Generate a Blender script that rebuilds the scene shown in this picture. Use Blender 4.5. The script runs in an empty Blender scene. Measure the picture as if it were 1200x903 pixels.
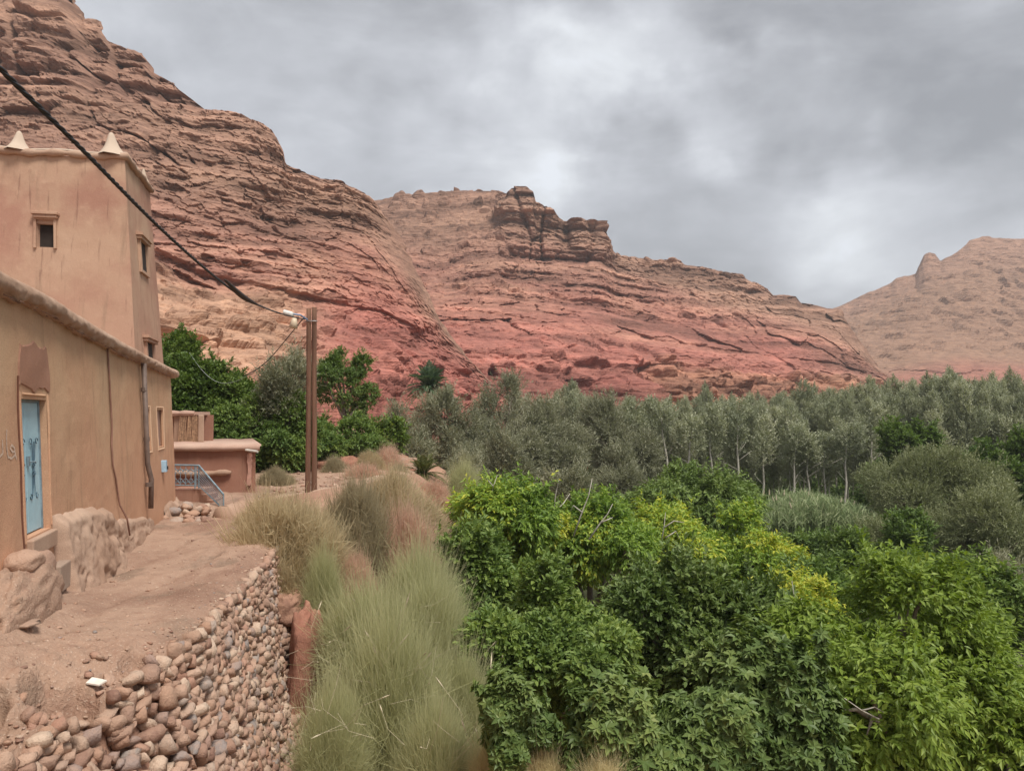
import bpy, math, random
import numpy as np
from mathutils import Vector
rng = np.random.default_rng(7)
random.seed(7)
scene = bpy.context.scene
col = scene.collection

# ---------------------------------------------------------------- camera
F = 890.0; CX = 600.0; CY = 451.5
PITCH = math.atan(34 / F)
cd = bpy.data.cameras.new("camera")
cd.sensor_width = 36; cd.lens = F / 1200 * 36
cd.clip_start = 0.05; cd.clip_end = 6000
cam = bpy.data.objects.new("camera", cd); col.objects.link(cam)
cam.location = (0, 0, 0)
cam.rotation_euler = (math.pi / 2 + PITCH, 0, 0)
scene.camera = cam

# ---------------------------------------------------------------- sky, sun, exposure
scene.view_settings.view_transform = 'Standard'
scene.view_settings.look = 'None'
scene.view_settings.exposure = 0.92
scene.view_settings.gamma = 1
SUN_EL, SUN_AZ = math.radians(60), math.radians(140)    # azimuth from +Y, clockwise
world = bpy.data.worlds.new("World"); scene.world = world
world.use_nodes = True
nt = world.node_tree; N = nt.nodes; L = nt.links
N.clear()
def wn(t, **k):
    n = N.new(t)
    for a, b in k.items(): setattr(n, a, b)
    return n
def wmath(op, a, b=None, clamp=False):
    n = wn('ShaderNodeMath', operation=op, use_clamp=clamp)
    for i, v in enumerate((a, b)):
        if v is None: continue
        if isinstance(v, (int, float)): n.inputs[i].default_value = v
        else: L.new(v, n.inputs[i])
    return n.outputs[0]
def wvmath(op, a, b=None, out=0):
    n = wn('ShaderNodeVectorMath', operation=op)
    for i, v in enumerate((a, b)):
        if v is None: continue
        if isinstance(v, (tuple, Vector)): n.inputs[i].default_value = tuple(v)
        else: L.new(v, n.inputs[i])
    return n.outputs[out]
outw = wn('ShaderNodeOutputWorld')
sky = wn('ShaderNodeTexSky', sky_type='NISHITA', sun_disc=False)
sky.sun_elevation = SUN_EL; sky.sun_rotation = SUN_AZ
bg_sky = wn('ShaderNodeBackground'); bg_sky.inputs[1].default_value = 0.07
L.new(sky.outputs[0], bg_sky.inputs[0])
tc = wn('ShaderNodeTexCoord')
d = wvmath('NORMALIZE', tc.outputs['Generated'])
sep = wn('ShaderNodeSeparateXYZ'); L.new(d, sep.inputs[0])
zc = wmath('ADD', wmath('ABSOLUTE', sep.outputs[2]), 0.22)
comb = wn('ShaderNodeCombineXYZ')
L.new(wmath('DIVIDE', sep.outputs[0], zc), comb.inputs[0])
L.new(wmath('DIVIDE', sep.outputs[1], zc), comb.inputs[1])
def noise(vec, scale, detail=6, rough=.55, dist=0.0, off=(0, 0, 0)):
    n = wn('ShaderNodeTexNoise')
    L.new(wvmath('ADD', vec, off), n.inputs['Vector'])
    n.inputs['Scale'].default_value = scale; n.inputs['Detail'].default_value = detail
    n.inputs['Roughness'].default_value = rough; n.inputs['Distortion'].default_value = dist
    return n.outputs[0]
plane = comb.outputs[0]
n_big = noise(plane, 0.9, 3, .5, 0.3, (3.1, 7.7, 0))
n_mid = noise(plane, 1.7, 8, .52, 0.2, (11.3, 2.2, 0))
n_fine = noise(wvmath('MULTIPLY', d, (1, 1, 2.3)), 4.2, 9, .60, 0.3, (1.3, 5.2, 0))
# thin and thick places of the cloud deck, as directions on the sky
wt = wn('ShaderNodeTexNoise'); L.new(d, wt.inputs['Vector']); wt.inputs['Scale'].default_value = 5.5; wt.inputs['Detail'].default_value = 5
wsub = wvmath('SUBTRACT', wt.outputs[1], (.5, .5, .5))
wsc = wn('ShaderNodeVectorMath', operation='SCALE'); L.new(wsub, wsc.inputs[0]); wsc.inputs['Scale'].default_value = 0.42
dw = wvmath('ADD', d, wsc.outputs[0])
def pixdir(px, py):
    cx = (px - CX) / F; cy = (CY - py) / F
    c, s = math.cos(PITCH), math.sin(PITCH)
    v = Vector((cx, c - s * cy, s + c * cy))
    return v.normalized()
acc = None
for px, py, rad, amt, st in [(690, 90, .17, .30, 1), (740, 60, .10, .12, 1), (735, 165, .10, .12, 1), (860, 115, .10, .14, 1), (1010, 245, .13, .13, 1), (930, 265, .1, .10, 1), (500, 150, .14, .10, 1), (1180, 200, .1, .08, 1), (620, 40, .08, .16, 1),
                     (1000, 40, .20, -.24, 1), (1130, 120, .16, -.12, 1), (540, 60, .14, -.16, 1), (760, 260, .13, -.14, 1), (880, 300, .09, -.10, 1), (820, 30, .11, -.14, 1), (900, 190, .14, -.13, 1),
                     (430, 110, .12, -.10, 1), (330, 60, .2, .06, 1), (1040, 340, .12, .12, 1), (560, 170, .10, .06, 1), (1150, 230, .1, -.06, 1)]:
    v = pixdir(px, py)
    dist = wvmath('LENGTH', wvmath('MULTIPLY', wvmath('SUBTRACT', dw, v), (.75, .75, 1.9)), out=1)
    m = wn('ShaderNodeMapRange', interpolation_type='SMOOTHSTEP')
    L.new(dist, m.inputs[0])
    m.inputs[1].default_value = rad * 1.35; m.inputs[2].default_value = rad * .15
    m.inputs[3].default_value = 0; m.inputs[4].default_value = amt
    acc = m.outputs[0] if acc is None else wmath('ADD', acc, m.outputs[0])
t = wmath('ADD', wmath('MULTIPLY', n_big, .42), wmath('MULTIPLY', n_mid, .62))
t = wmath('ADD', t, wmath('MULTIPLY', n_fine, .9))
t = wmath('ADD', t, wmath('MULTIPLY', acc, 1.0))
t = wmath('SUBTRACT', t, .44)
t = wmath('ADD', wmath('MULTIPLY', wmath('SUBTRACT', t, .55), 1.12), .53)
ramp = wn('ShaderNodeValToRGB'); L.new(t, ramp.inputs[0])
cr = ramp.color_ramp
cr.elements[0].position = .12; cr.elements[0].color = (.20, .204, .215, 1)
cr.elements[1].position = .92; cr.elements[1].color = (.54, .56, .59, 1)
for p, c in [(.36, (.275, .28, .295, 1)), (.52, (.335, .342, .362, 1)), (.68, (.40, .41, .432, 1)), (.84, (.49, .505, .525, 1))]:
    e = cr.elements.new(p); e.color = c
bg_c = wn('ShaderNodeBackground'); L.new(ramp.outputs[0], bg_c.inputs[0]); bg_c.inputs[1].default_value = 0.94
mixw = wn('ShaderNodeMixShader'); mixw.inputs[0].default_value = .9
L.new(bg_sky.outputs[0], mixw.inputs[1]); L.new(bg_c.outputs[0], mixw.inputs[2])
L.new(mixw.outputs[0], outw.inputs[0])

sd = bpy.data.lights.new("sun", 'SUN'); sd.energy = 2.3; sd.angle = math.radians(20); sd.color = (1, .95, .87)
sun = bpy.data.objects.new("sun", sd); col.objects.link(sun)
sv = Vector((math.sin(SUN_AZ) * math.cos(SUN_EL), math.cos(SUN_AZ) * math.cos(SUN_EL), math.sin(SUN_EL)))
sun.rotation_euler = sv.to_track_quat('Z', 'Y').to_euler()

# ---------------------------------------------------------------- helpers
def W(px, py, Y):
    v = pixdir(px, py); return np.array(v) * (Y / v.y)
def WZ(px, py, z):
    v = pixdir(px, py); return np.array(v) * (z / v.z)
def ip(x, pts):
    a = np.array(pts, float); return np.interp(x, a[:, 0], a[:, 1])
_perm = np.random.default_rng(3).random(1 << 16)
def _h(ix, iy, iz):
    n = (ix * 73856093) ^ (iy * 19349663) ^ (iz * 83492791)
    n = (n ^ (n >> 13)) * 1274126177
    return _perm[(n ^ (n >> 16)) & 0xffff]
def vnoise(x, y, z):
    """smooth value noise, -1..1"""
    x, y, z = np.broadcast_arrays(np.asarray(x, float), np.asarray(y, float), np.asarray(z, float))
    xi, yi, zi = (np.floor(a).astype(np.int64) for a in (x, y, z))
    fx, fy, fz = x - xi, y - yi, z - zi
    fx, fy, fz = (f * f * (3 - 2 * f) for f in (fx, fy, fz))
    r = 0
    for a in (0, 1):
        for b in (0, 1):
            for c in (0, 1):
                w = (fx if a else 1 - fx) * (fy if b else 1 - fy) * (fz if c else 1 - fz)
                r = r + w * _h(xi + a, yi + b, zi + c)
    return r * 2 - 1
def fbm(x, y, z, oct=4, gain=.5):
    r = 0; a = 1; s = 0
    for i in range(oct):
        r = r + a * vnoise(x * 2.03 ** i + 17.3 * i, y * 2.03 ** i - 9.1 * i, z * 2.03 ** i + 4.7 * i)
        s += a; a *= gain
    return r / s
def worley(x, y, z):
    """F1, F2 and a random id per cell"""
    xi, yi, zi = (np.floor(a).astype(np.int64) for a in (x, y, z))
    f1 = np.full(x.shape, 9.); f2 = np.full(x.shape, 9.); idv = np.zeros(x.shape)
    for a in (-1, 0, 1):
        for b in (-1, 0, 1):
            for c in (-1, 0, 1):
                X, Y, Z = xi + a, yi + b, zi + c
                px = X + _h(X, Y, Z); py = Y + _h(X + 57, Y, Z); pz = Z + _h(X, Y + 91, Z)
                dd = np.sqrt((px - x) ** 2 + (py - y) ** 2 + (pz - z) ** 2)
                n = dd < f1
                f2 = np.where(n, f1, np.minimum(f2, dd)); f1 = np.where(n, dd, f1)
                idv = np.where(n, _h(X + 5, Y + 5, Z + 5), idv)
    return f1, f2, idv
def sstep(a, b, x):
    t = np.clip((x - a) / (b - a), 0, 1); return t * t * (3 - 2 * t)

ORG = {}
def thing(name, loc, label, cat, group=None, kind=None):
    o = bpy.data.objects.new(name, None); col.objects.link(o)
    o.empty_display_size = .3
    o.location = tuple(float(a) for a in loc); ORG[o.name] = np.array(loc, float)
    o['label'] = label; o['category'] = cat
    if group: o['group'] = group
    if kind: o['kind'] = kind
    return o
def tag(o, label=None, cat=None, group=None, kind=None):
    if label: o['label'] = label
    if cat: o['category'] = cat
    if group: o['group'] = group
    if kind: o['kind'] = kind
    return o
def mesh_np(name, V, Fc, smooth=False, attr=None, loops=4):
    """V (n,3), Fc (m,loops) int array -> mesh data; attr: dict name -> (n,) or (n,3)"""
    me = bpy.data.meshes.new(name)
    V = np.asarray(V, np.float32); Fc = np.asarray(Fc, np.int32)
    me.vertices.add(len(V)); me.vertices.foreach_set('co', V.ravel())
    k = Fc.shape[1]
    me.loops.add(Fc.size); me.loops.foreach_set('vertex_index', Fc.ravel())
    me.polygons.add(len(Fc))
    me.polygons.foreach_set('loop_start', np.arange(0, Fc.size, k, dtype=np.int32))
    me.polygons.foreach_set('loop_total', np.full(len(Fc), k, np.int32))
    me.polygons.foreach_set('use_smooth', np.full(len(Fc), smooth, bool))
    if attr:
        for an, av in attr.items():
            av = np.asarray(av, np.float32)
            if av.ndim == 1:
                a = me.attributes.new(an, 'FLOAT', 'POINT'); a.data.foreach_set('value', av)
            else:
                a = me.attributes.new(an, 'FLOAT_COLOR', 'POINT')
                c = np.ones((len(av), 4), np.float32); c[:, :3] = av; a.data.foreach_set('color', c.ravel())
    me.update(calc_edges=True)
    return me
def link(name, me, mat, parent=None, loc=(0, 0, 0)):
    o = bpy.data.objects.new(name, me); col.objects.link(o)
    if mat is not None and len(me.materials) == 0: me.materials.append(mat)
    if parent is not None: o.parent = parent
    o.location = tuple(float(a) for a in loc)
    ORG[o.name] = (ORG[parent.name] if parent is not None else 0) + np.array(loc, float)
    return o
def build(name, V, Fc, mat, parent=None, smooth=False, attr=None, origin=None):
    """V in world metres. a top-level object takes its origin at `origin`."""
    V = np.asarray(V, float)
    base = ORG[parent.name] if parent is not None else (np.array(origin, float) if origin is not None else np.zeros(3))
    me = mesh_np(name, V - base, Fc, smooth, attr)
    o = link(name, me, mat, parent)
    if parent is None:
        o.location = tuple(base); ORG[o.name] = base
    else: ORG[o.name] = base
    return o
class MB:
    """collects quads (and tris as degenerate-free polys) in world space"""
    def __init__(s): s.v = []; s.f = []
    def add(s, V, Fs):
        n = len(s.v); s.v += [tuple(map(float, p)) for p in V]; s.f += [tuple(i + n for i in f) for f in Fs]; return s
    def box(s, c, ax, ay, az):
        """centre, three half-axis vectors"""
        c, ax, ay, az = (np.array(a, float) for a in (c, ax, ay, az))
        P = [c + i * ax + j * ay + k * az for k in (-1, 1) for j in (-1, 1) for i in (-1, 1)]
        return s.add(P, [(0, 2, 3, 1), (4, 5, 7, 6), (0, 1, 5, 4), (2, 6, 7, 3), (0, 4, 6, 2), (1, 3, 7, 5)])
    def tube(s, pts, r, n=8, cap=True):
        pts = [np.array(p, float) for p in pts]; k = len(pts)
        rs = [r] * k if np.isscalar(r) else list(r)
        V = []; up = None
        for i, p in enumerate(pts):
            t = pts[min(i + 1, k - 1)] - pts[max(i - 1, 0)]; t = t / (np.linalg.norm(t) + 1e-9)
            if up is None:
                up = np.array([0, 0, 1.]) if abs(t[2]) < .9 else np.array([1., 0, 0])
            a = np.cross(t, up); a /= np.linalg.norm(a); b = np.cross(a, t); up = b
            for j in range(n):
                w = 2 * math.pi * j / n
                V.append(p + rs[i] * (math.cos(w) * a + math.sin(w) * b))
        Fs = [(i * n + j, i * n + (j + 1) % n, (i + 1) * n + (j + 1) % n, (i + 1) * n + j) for i in range(k - 1) for j in range(n)]
        if cap: Fs += [tuple(range(n))[::-1], tuple((k - 1) * n + j for j in range(n))]
        return s.add(V, Fs)
    def build(s, name, mat, parent=None, smooth=False, origin=None, bevel=0):
        base = ORG[parent.name] if parent is not None else (np.array(origin, float) if origin is not None else np.zeros(3))
        me = bpy.data.meshes.new(name)
        me.from_pydata([tuple(np.array(p) - base) for p in s.v], [], s.f)
        if smooth: me.polygons.foreach_set('use_smooth', [True] * len(me.polygons))
        o = link(name, me, mat, parent)
        if parent is None: o.location = tuple(base)
        ORG[o.name] = base
        if bevel:
            m = o.modifiers.new('bevel', 'BEVEL'); m.width = bevel; m.segments = 2; m.limit_method = 'ANGLE'
        return o
def gridfaces(nu, nv):
    i = np.arange(nu * nv).reshape(nv, nu)
    return np.stack([i[:-1, :-1], i[:-1, 1:], i[1:, 1:], i[1:, :-1]], -1).reshape(-1, 4)

# ---------------------------------------------------------------- materials
class Mat:
    def __init__(s, name):
        s.m = bpy.data.materials.new(name); s.m.use_nodes = True
        s.t = s.m.node_tree; s.t.nodes.clear()
        s.out = s.n('ShaderNodeOutputMaterial')
        s.geo = s.n('ShaderNodeNewGeometry')
    def n(s, typ, **k):
        n = s.t.nodes.new(typ)
        for a, b in k.items(): setattr(n, a, b)
        return n
    def set(s, sock, v):
        if v is None: return
        if isinstance(v, bpy.types.NodeSocket): s.t.links.new(v, sock)
        elif isinstance(v, tuple) and len(v) == 3 and sock.type == 'RGBA': sock.default_value = (*v, 1)
        else: sock.default_value = v
    def math(s, op, a, b=None, c=None, clamp=False):
        n = s.n('ShaderNodeMath', operation=op, use_clamp=clamp)
        for i, v in enumerate((a, b, c)): s.set(n.inputs[i], v)
        return n.outputs[0]
    def vec(s, scale=(1, 1, 1), src=None):
        n = s.n('ShaderNodeMapping'); s.set(n.inputs[0], src or s.geo.outputs['Position'])
        n.inputs['Scale'].default_value = scale
        return n.outputs[0]
    def noise(s, scale=1, detail=4, rough=.55, stretch=(1, 1, 1), dist=0, src=None, out=0):
        n = s.n('ShaderNodeTexNoise'); s.set(n.inputs['Vector'], s.vec(stretch, src))
        n.inputs['Scale'].default_value = scale; n.inputs['Detail'].default_value = detail
        n.inputs['Roughness'].default_value = rough; n.inputs['Distortion'].default_value = dist
        return n.outputs[out]
    def voro(s, scale=1, stretch=(1, 1, 1), feature='F1', src=None, out=0):
        n = s.n('ShaderNodeTexVoronoi', feature=feature); s.set(n.inputs['Vector'], s.vec(stretch, src))
        n.inputs['Scale'].default_value = scale
        return n.outputs[out]
    def ramp(s, v, stops):
        n = s.n('ShaderNodeValToRGB'); s.set(n.inputs[0], v); cr = n.color_ramp
        while len(cr.elements) < len(stops): cr.elements.new(.5)
        for e, (p, c) in zip(cr.elements, stops):
            e.position = p; e.color = (*c, 1) if len(c) == 3 else c
        return n.outputs[0]
    def rng(s, v, a, b, c=0., d=1., smooth=True):
        n = s.n('ShaderNodeMapRange', interpolation_type='SMOOTHSTEP' if smooth else 'LINEAR')
        for i, x in enumerate((v, a, b, c, d)): s.set(n.inputs[i], x)
        return n.outputs[0]
    def mix(s, f, a, b, mode='MIX'):
        n = s.n('ShaderNodeMix', data_type='RGBA', blend_type=mode)
        s.set(n.inputs[0], f); s.set(n.inputs[6], a); s.set(n.inputs[7], b)
        return n.outputs[2]
    def attr(s, name, out=0):
        n = s.n('ShaderNodeAttribute'); n.attribute_name = name; return n.outputs[out]
    def bump(s, h, strength=.5, dist=.02, nrm=None):
        n = s.n('ShaderNodeBump'); s.set(n.inputs['Height'], h)
        n.inputs['Strength'].default_value = strength; n.inputs['Distance'].default_value = dist
        if nrm is not None: s.set(n.inputs['Normal'], nrm)
        return n.outputs[0]
    def done(s, color, rough=.9, normal=None, metal=0., spec=.3):
        b = s.n('ShaderNodeBsdfPrincipled')
        s.set(b.inputs['Base Color'], color); s.set(b.inputs['Roughness'], rough)
        b.inputs['Metallic'].default_value = metal; b.inputs['Specular IOR Level'].default_value = spec
        if normal is not None: s.set(b.inputs['Normal'], normal)
        s.t.links.new(b.outputs[0], s.out.inputs[0]); return s.m
    def leaf(s, color, trans=.35, rough=.5, spec=.3, tcol=None):
        b = s.n('ShaderNodeBsdfPrincipled'); s.set(b.inputs['Base Color'], color)
        s.set(b.inputs['Roughness'], rough); b.inputs['Specular IOR Level'].default_value = spec
        t = s.n('ShaderNodeBsdfTranslucent'); s.set(t.inputs[0], tcol if tcol is not None else color)
        m = s.n('ShaderNodeMixShader'); m.inputs[0].default_value = trans
        s.t.links.new(b.outputs[0], m.inputs[1]); s.t.links.new(t.outputs[0], m.inputs[2])
        s.t.links.new(m.outputs[0], s.out.inputs[0]); return s.m

# rock of the mountains: albedo comes with the beds (vertex attribute), grain on top
def rock_mat(name, fine, hazy=0):
    m = Mat(name)
    base = m.attr('tint')
    nz = m.noise(.55 / fine, 8, .62, (1, 1, 2.6))
    n2 = m.noise(2.6 / fine, 5, .6)
    c = m.mix(m.rng(nz, .3, .72), m.mix(1, base, (.74, .72, .72), 'MULTIPLY'), m.mix(1, base, (1.16, 1.13, 1.08), 'MULTIPLY'))
    c = m.mix(m.rng(n2, .45, .75, 0, .45), c, m.mix(1, base, (1.2, 1.28, 1.3), 'MULTIPLY'))
    h = m.math('ADD', m.math('MULTIPLY', nz, 1.0), m.math('MULTIPLY', n2, .35))
    v = m.voro(.38 / fine, (1, 1, 1.8), 'DISTANCE_TO_EDGE')
    crack = m.rng(v, 0, .04)
    bed = m.noise(.10 / fine, 5, .6, (1, 1, 16), .3)
    h = m.math('ADD', h, m.math('MULTIPLY', bed, 1.5))
    return m.done(c, .95, m.bump(h, .7, .8 * fine), spec=.1)
M_rock_near = rock_mat('rock_near', 1.0)
M_rock_mid = rock_mat('rock_mid', 1.7)
M_rock_far = rock_mat('rock_far', 4.0)

# ---------------------------------------------------------------- mountains
BROWN = np.array([.285, .170, .124]); TAN = np.array([.365, .225, .152]); RED = np.array([.305, .112, .092])
PINK = np.array([.300, .150, .115]); DARK = np.array([.20, .112, .085]); PALE = np.array([.38, .25, .17])
def ridge(name, lines, p0, p1, nu, nv, rows, mat, amp, bedscale, hard, seed, tintf, extra=None, calm=lambda p, v: 1.0, back=60, exag=1.0, talus_from=None):
    """lines: from foot to crest, each (px->py list, px->depth list, v). Real surface in metres, then beds and joints cut into it."""
    px = np.linspace(p0, p1, nu)
    vv = np.linspace(0, 1, nv)
    vk = [l[2] for l in lines]
    py = np.array([ip(px, l[0]) for l in lines])
    kk_ = np.ones(41) / 41; sm_ = np.convolve(np.pad(py[-1], 20, 'edge'), kk_, 'valid'); crest_detail = py[-1] - sm_; py[-1] = sm_   # small crags live only near the crest
    dp = np.array([ip(px, l[1]) for l in lines])
    PY = np.array([np.interp(vv, vk, py[:, i]) for i in range(nu)]).T
    PY = PY + crest_detail[None] * (vv[:, None] ** 7)
    DP = np.array([np.interp(vv, vk, dp[:, i]) for i in range(nu)]).T
    PX = np.broadcast_to(px, PY.shape)
    c, s = math.cos(PITCH), math.sin(PITCH)
    cx = (PX - CX) / F; cy = (CY - PY) / F
    dx, dy, dz = cx, c - s * cy, s + c * cy
    X = dx / dy * DP; Y = DP.copy(); Z = dz / dy * DP
    # foot goes below the valley floor, back of the crest falls away
    addY = np.linspace(.08, 1, rows); 
    Xb = [X]; Yb = [Y]; Zb = [Z]; 
    Vv = [np.broadcast_to(vv[:, None], X.shape)]
    foot = [(X[0] * (1 - .04 * k), Y[0] * (1 - .04 * k), Z[0] - 7.0 * k) for k in (3, 2, 1)]
    X = np.vstack([np.array([f[0] for f in foot]), X, np.array([X[-1] * (1 + a * back / Y[-1]) for a in addY])])
    Z = np.vstack([np.array([f[2] for f in foot]), Z, np.array([Z[-1] - (a * back) * .25 - (a ** 2) * back * .5 for a in addY])])
    Y = np.vstack([np.array([f[1] for f in foot]), Y, np.array([Y[-1] * (1 + a * back / Y[-1]) for a in addY])])
    V = np.concatenate([[0, 0, 0], vv, np.full(rows, 1.0)])[:, None] * np.ones_like(X)
    # outward horizontal normal of the unworn surface
    gx = np.gradient(X, axis=1); gy = np.gradient(Y, axis=1)
    k = np.ones(31) / 31
    gx = np.apply_along_axis(lambda r: np.convolve(np.pad(r, 15, 'edge'), k, 'valid'), 1, gx)
    gy = np.apply_along_axis(lambda r: np.convolve(np.pad(r, 15, 'edge'), k, 'valid'), 1, gy)
    n = np.sqrt(gx ** 2 + gy ** 2) + 1e-6
    nx, ny = gy / n, -gx / n
    b = Z + seed[0] * X + seed[1] * Y + 5 * bedscale * fbm(X / (55 * bedscale), Y / (55 * bedscale), Z / (90 * bedscale) + 3, 3)
    q = bedscale
    def bed(h, ln, o): return vnoise(X / ln + o, Y / ln - o, b / h + 7 * o) * 1.15
    s1 = np.tanh(2.6 * bed(9 * q, 60 * q, 1.3)); s2 = np.tanh(2.4 * bed(3.6 * q, 34 * q, 5.1)); s3 = np.tanh(2. * bed(1.5 * q, 17 * q, 9.7))
    s4 = bed(.7 * q, 8 * q, 2.2)
    H = hard(PX if False else np.broadcast_to(px, X.shape), V, X, Y, Z)   # 0 soft talus .. 1 hard beds
    mass = sstep(-.05, .3, vnoise(X / (170 * q) + 2, Y / (170 * q), b / (15 * q) + 3.3))     # massive beds stand proud, thin beds weather back
    thin = 1 - .72 * mass
    strata = 1.3 * (mass - .4) + 1.3 * s1 * thin + 1.25 * s2 * thin + 1.0 * s3 * thin + .5 * s4 * thin
    wx = 2.2 * q * fbm(X / (6 * q), Y / (6 * q), Z / (6 * q) + 31, 3)
    f1, f2, idv = worley((X + wx) / (8 * q) + 20, (Y + wx) / (8 * q) + 3, b / (19 * q))
    jm = sstep(-.25, .35, vnoise(X / (28 * q) + 3, Y / (28 * q), Z / (11 * q)))
    joint = -sstep(.08, 0, f2 - f1) * .5 * jm * mass + (idv - .5) * (1.1 + 1.1 * mass)
    g1, g2, gid = worley((X + wx) / (3.6 * q) + 8, (Y + wx) / (3.6 * q) + 3, b / (1.35 * q))
    h1_, h2_, hid = worley(X / (1.7 * q) + 8, Y / (1.7 * q) + 3, b / (.8 * q))
    blocks = ((gid - .5) * 1.15 * (.5 + .5 * jm) + (hid - .5) * .7) * (1 - .6 * mass)
    rough = 1.15 * fbm(X / (14 * q), Y / (14 * q), Z / (14 * q), 6, .64)
    gull = fbm(X / (26 * q) + 5, Y / (26 * q), Z / (90 * q), 4)
    wq = .8 * q * fbm(X / (2.5 * q), Y / (2.5 * q), Z / (2.5 * q) + 3, 2)
    r1, r2, rid = worley((X + wq) / (1.9 * q) + 8, Y / (1.9 * q) + 3, (Z + wq) / (1.7 * q))
    r3, r4, rid2 = worley((X + wq) / (4.4 * q) + 1, Y / (4.4 * q) + 3, (Z + wq) / (3.8 * q))
    rubble = np.sqrt(np.clip(1 - (r1 / .62) ** 2, 0, 1)) * (rid > .35) * .95 * rid + np.sqrt(np.clip(1 - (r3 / .6) ** 2, 0, 1)) * (rid2 > .62) * 1.9
    D = amp * (H * (strata * .95 + joint + blocks) + (1 - H) * (rubble * .8 + .2 * s2 + .25 * fbm(X / (1.6 * q), Y / (1.6 * q), Z / (1.6 * q), 3)) + 1.7 * rough + 4.2 * gull * (1.15 - .5 * H))
    fade = np.where(V <= 0, 0.5, 1.0)
    D = D * fade * calm(np.broadcast_to(px, X.shape), V)
    if extra is not None: D = D + extra(np.broadcast_to(px, X.shape), V, X, Y, Z, b)
    X2 = X + nx * D; Y2 = Y + ny * D; Z2 = Z + amp * (1 - H) * rubble * .75 + amp * .28 * fbm(X / (5 * q), Y / (5 * q), Z / (5 * q) + 9, 4)
    P = np.stack([X2, Y2, Z2], -1)
    T = tintf(np.broadcast_to(px, X.shape), V, X, Y, Z, b, H, s1, s2, s3, gid, idv)
    o = build(name, P.reshape(-1, 3), gridfaces(nu, X.shape[0]), mat, smooth=False, attr={'tint': T.reshape(-1, 3)})
    tag(o, kind='structure')
    return P

def mixc(a, b, f): return a + (b - a) * f[..., None]
# --- left mountain
crestL = [(-260, -80), (-120, -20), (-20, 4), (0, 5), (10, 2), (16, -22), (60, -30), (94, -6), (103, 14), (112, 30), (129, 32), (138, 55), (165, 63), (172, 66), (184, 88), (205, 98), (212, 106), (234, 125), (258, 129), (277, 132), (302, 142), (320, 158), (331, 176), (336, 192), (356, 200), (376, 210), (400, 213), (414, 221), (432, 229), (441, 238), (454, 258), (470, 280), (486, 312), (505, 345), (522, 380), (545, 415), (575, 446), (610, 480), (640, 486)]
crestLd = [(-260, 190), (0, 185), (150, 175), (300, 170), (400, 178), (440, 182), (520, 176), (600, 170), (640, 168)]
midL = [(-260, 335), (0, 330), (180, 315), (215, 330), (245, 342), (300, 345), (350, 358), (420, 372), (470, 392), (520, 426), (560, 454), (610, 484), (640, 489)]
midLd = [(-260, 105), (0, 108), (200, 112), (300, 120), (400, 134), (480, 142), (560, 152), (640, 166)]
upL = [(-260, 100), (0, 195), (100, 205), (200, 232), (300, 262), (400, 290), (440, 305), (480, 342), (520, 398), (560, 435), (610, 482), (640, 487)]
upLd = [(-260, 130), (0, 132), (200, 134), (300, 140), (400, 152), (480, 154), (560, 160), (640, 167)]
footL = [(-260, 470), (0, 476), (200, 470), (300, 465), (400, 466), (450, 474), (520, 486), (640, 492)]
footLd = [(-260, 50), (0, 52), (200, 56), (300, 66), (400, 84), (480, 108), (560, 138), (640, 164)]
def hardL(px, V, X, Y, Z):
    base = sstep(.30, .42, V + .05 * fbm(X / 25, Y / 25, Z / 25, 3))
    red = sstep(380, 450, px) * sstep(.05, .2, V)
    return np.clip(np.maximum(base, .55 * red), .06, 1)
def pillar(px, V, pts, w, wob, hgt):
    """a bed that follows a line px->V; returns 0..1"""
    c = ip(px.ravel(), pts).reshape(px.shape) + wob
    return sstep(w, w * .72, np.abs(V - c))
def extraL(px, V, X, Y, Z, b):
    w1 = .018 * fbm(X / 22, Y / 22, Z / 22 + 8, 3); act = sstep(-.35, .1, vnoise(X / 24 + 5, Y / 24, Z / 40))
    r = 0
    notch = [(180, .385), (240, .375), (330, .36), (420, .36), (500, .40), (640, .40)]
    r = r - 1.7 * pillar(px, V, notch, .016, w1, 0) * sstep(225, 250, px) * act * sstep(470, 420, px)
    r = r + 1.9 * pillar(px, V, [(p, v + .062) for p, v in notch], .044, w1, 0) * sstep(150, 180, px) * sstep(560, 500, px)
    r = r - .3 * pillar(px, V, [(100, .60), (300, .60), (500, .62)], .014, w1 * 1.6, 0) * act
    r = r + .6 * pillar(px, V, [(100, .645), (300, .64), (500, .66)], .034, w1 * 1.6, 0)
    r = r * sstep(505, 440, px)
    # upper crag: tall fractured wall
    crag = sstep(.78, .82, V + w1) * sstep(240, 110, px)
    f1, f2, idv = worley(X / 9 + 2, Y / 9 + .3, Z / 60)
    r = r + crag * (2.4 - 3.2 * sstep(.10, 0, f2 - f1) + 3.0 * (idv - .5))
    mid = sstep(.70, .73, V + w1) * sstep(.82, .79, V + w1) * sstep(260, 180, px)
    f1, f2, idv = worley(X / 7 + 12, Y / 7 + .3, Z / 40)
    r = r + mid * (1.6 - 2.4 * sstep(.10, 0, f2 - f1) + 2.2 * (idv - .5))
    # the great block below the overhang, and big slumped blocks on the talus
    g1, g2, gd = worley(X / 9 + 7, Y / 9, Z / 8)
    r = r + 2.8 * sstep(.6, .25, g1) * (gd > .72) * sstep(.40, .34, V) * sstep(.06, .14, V)
    return r
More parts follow.
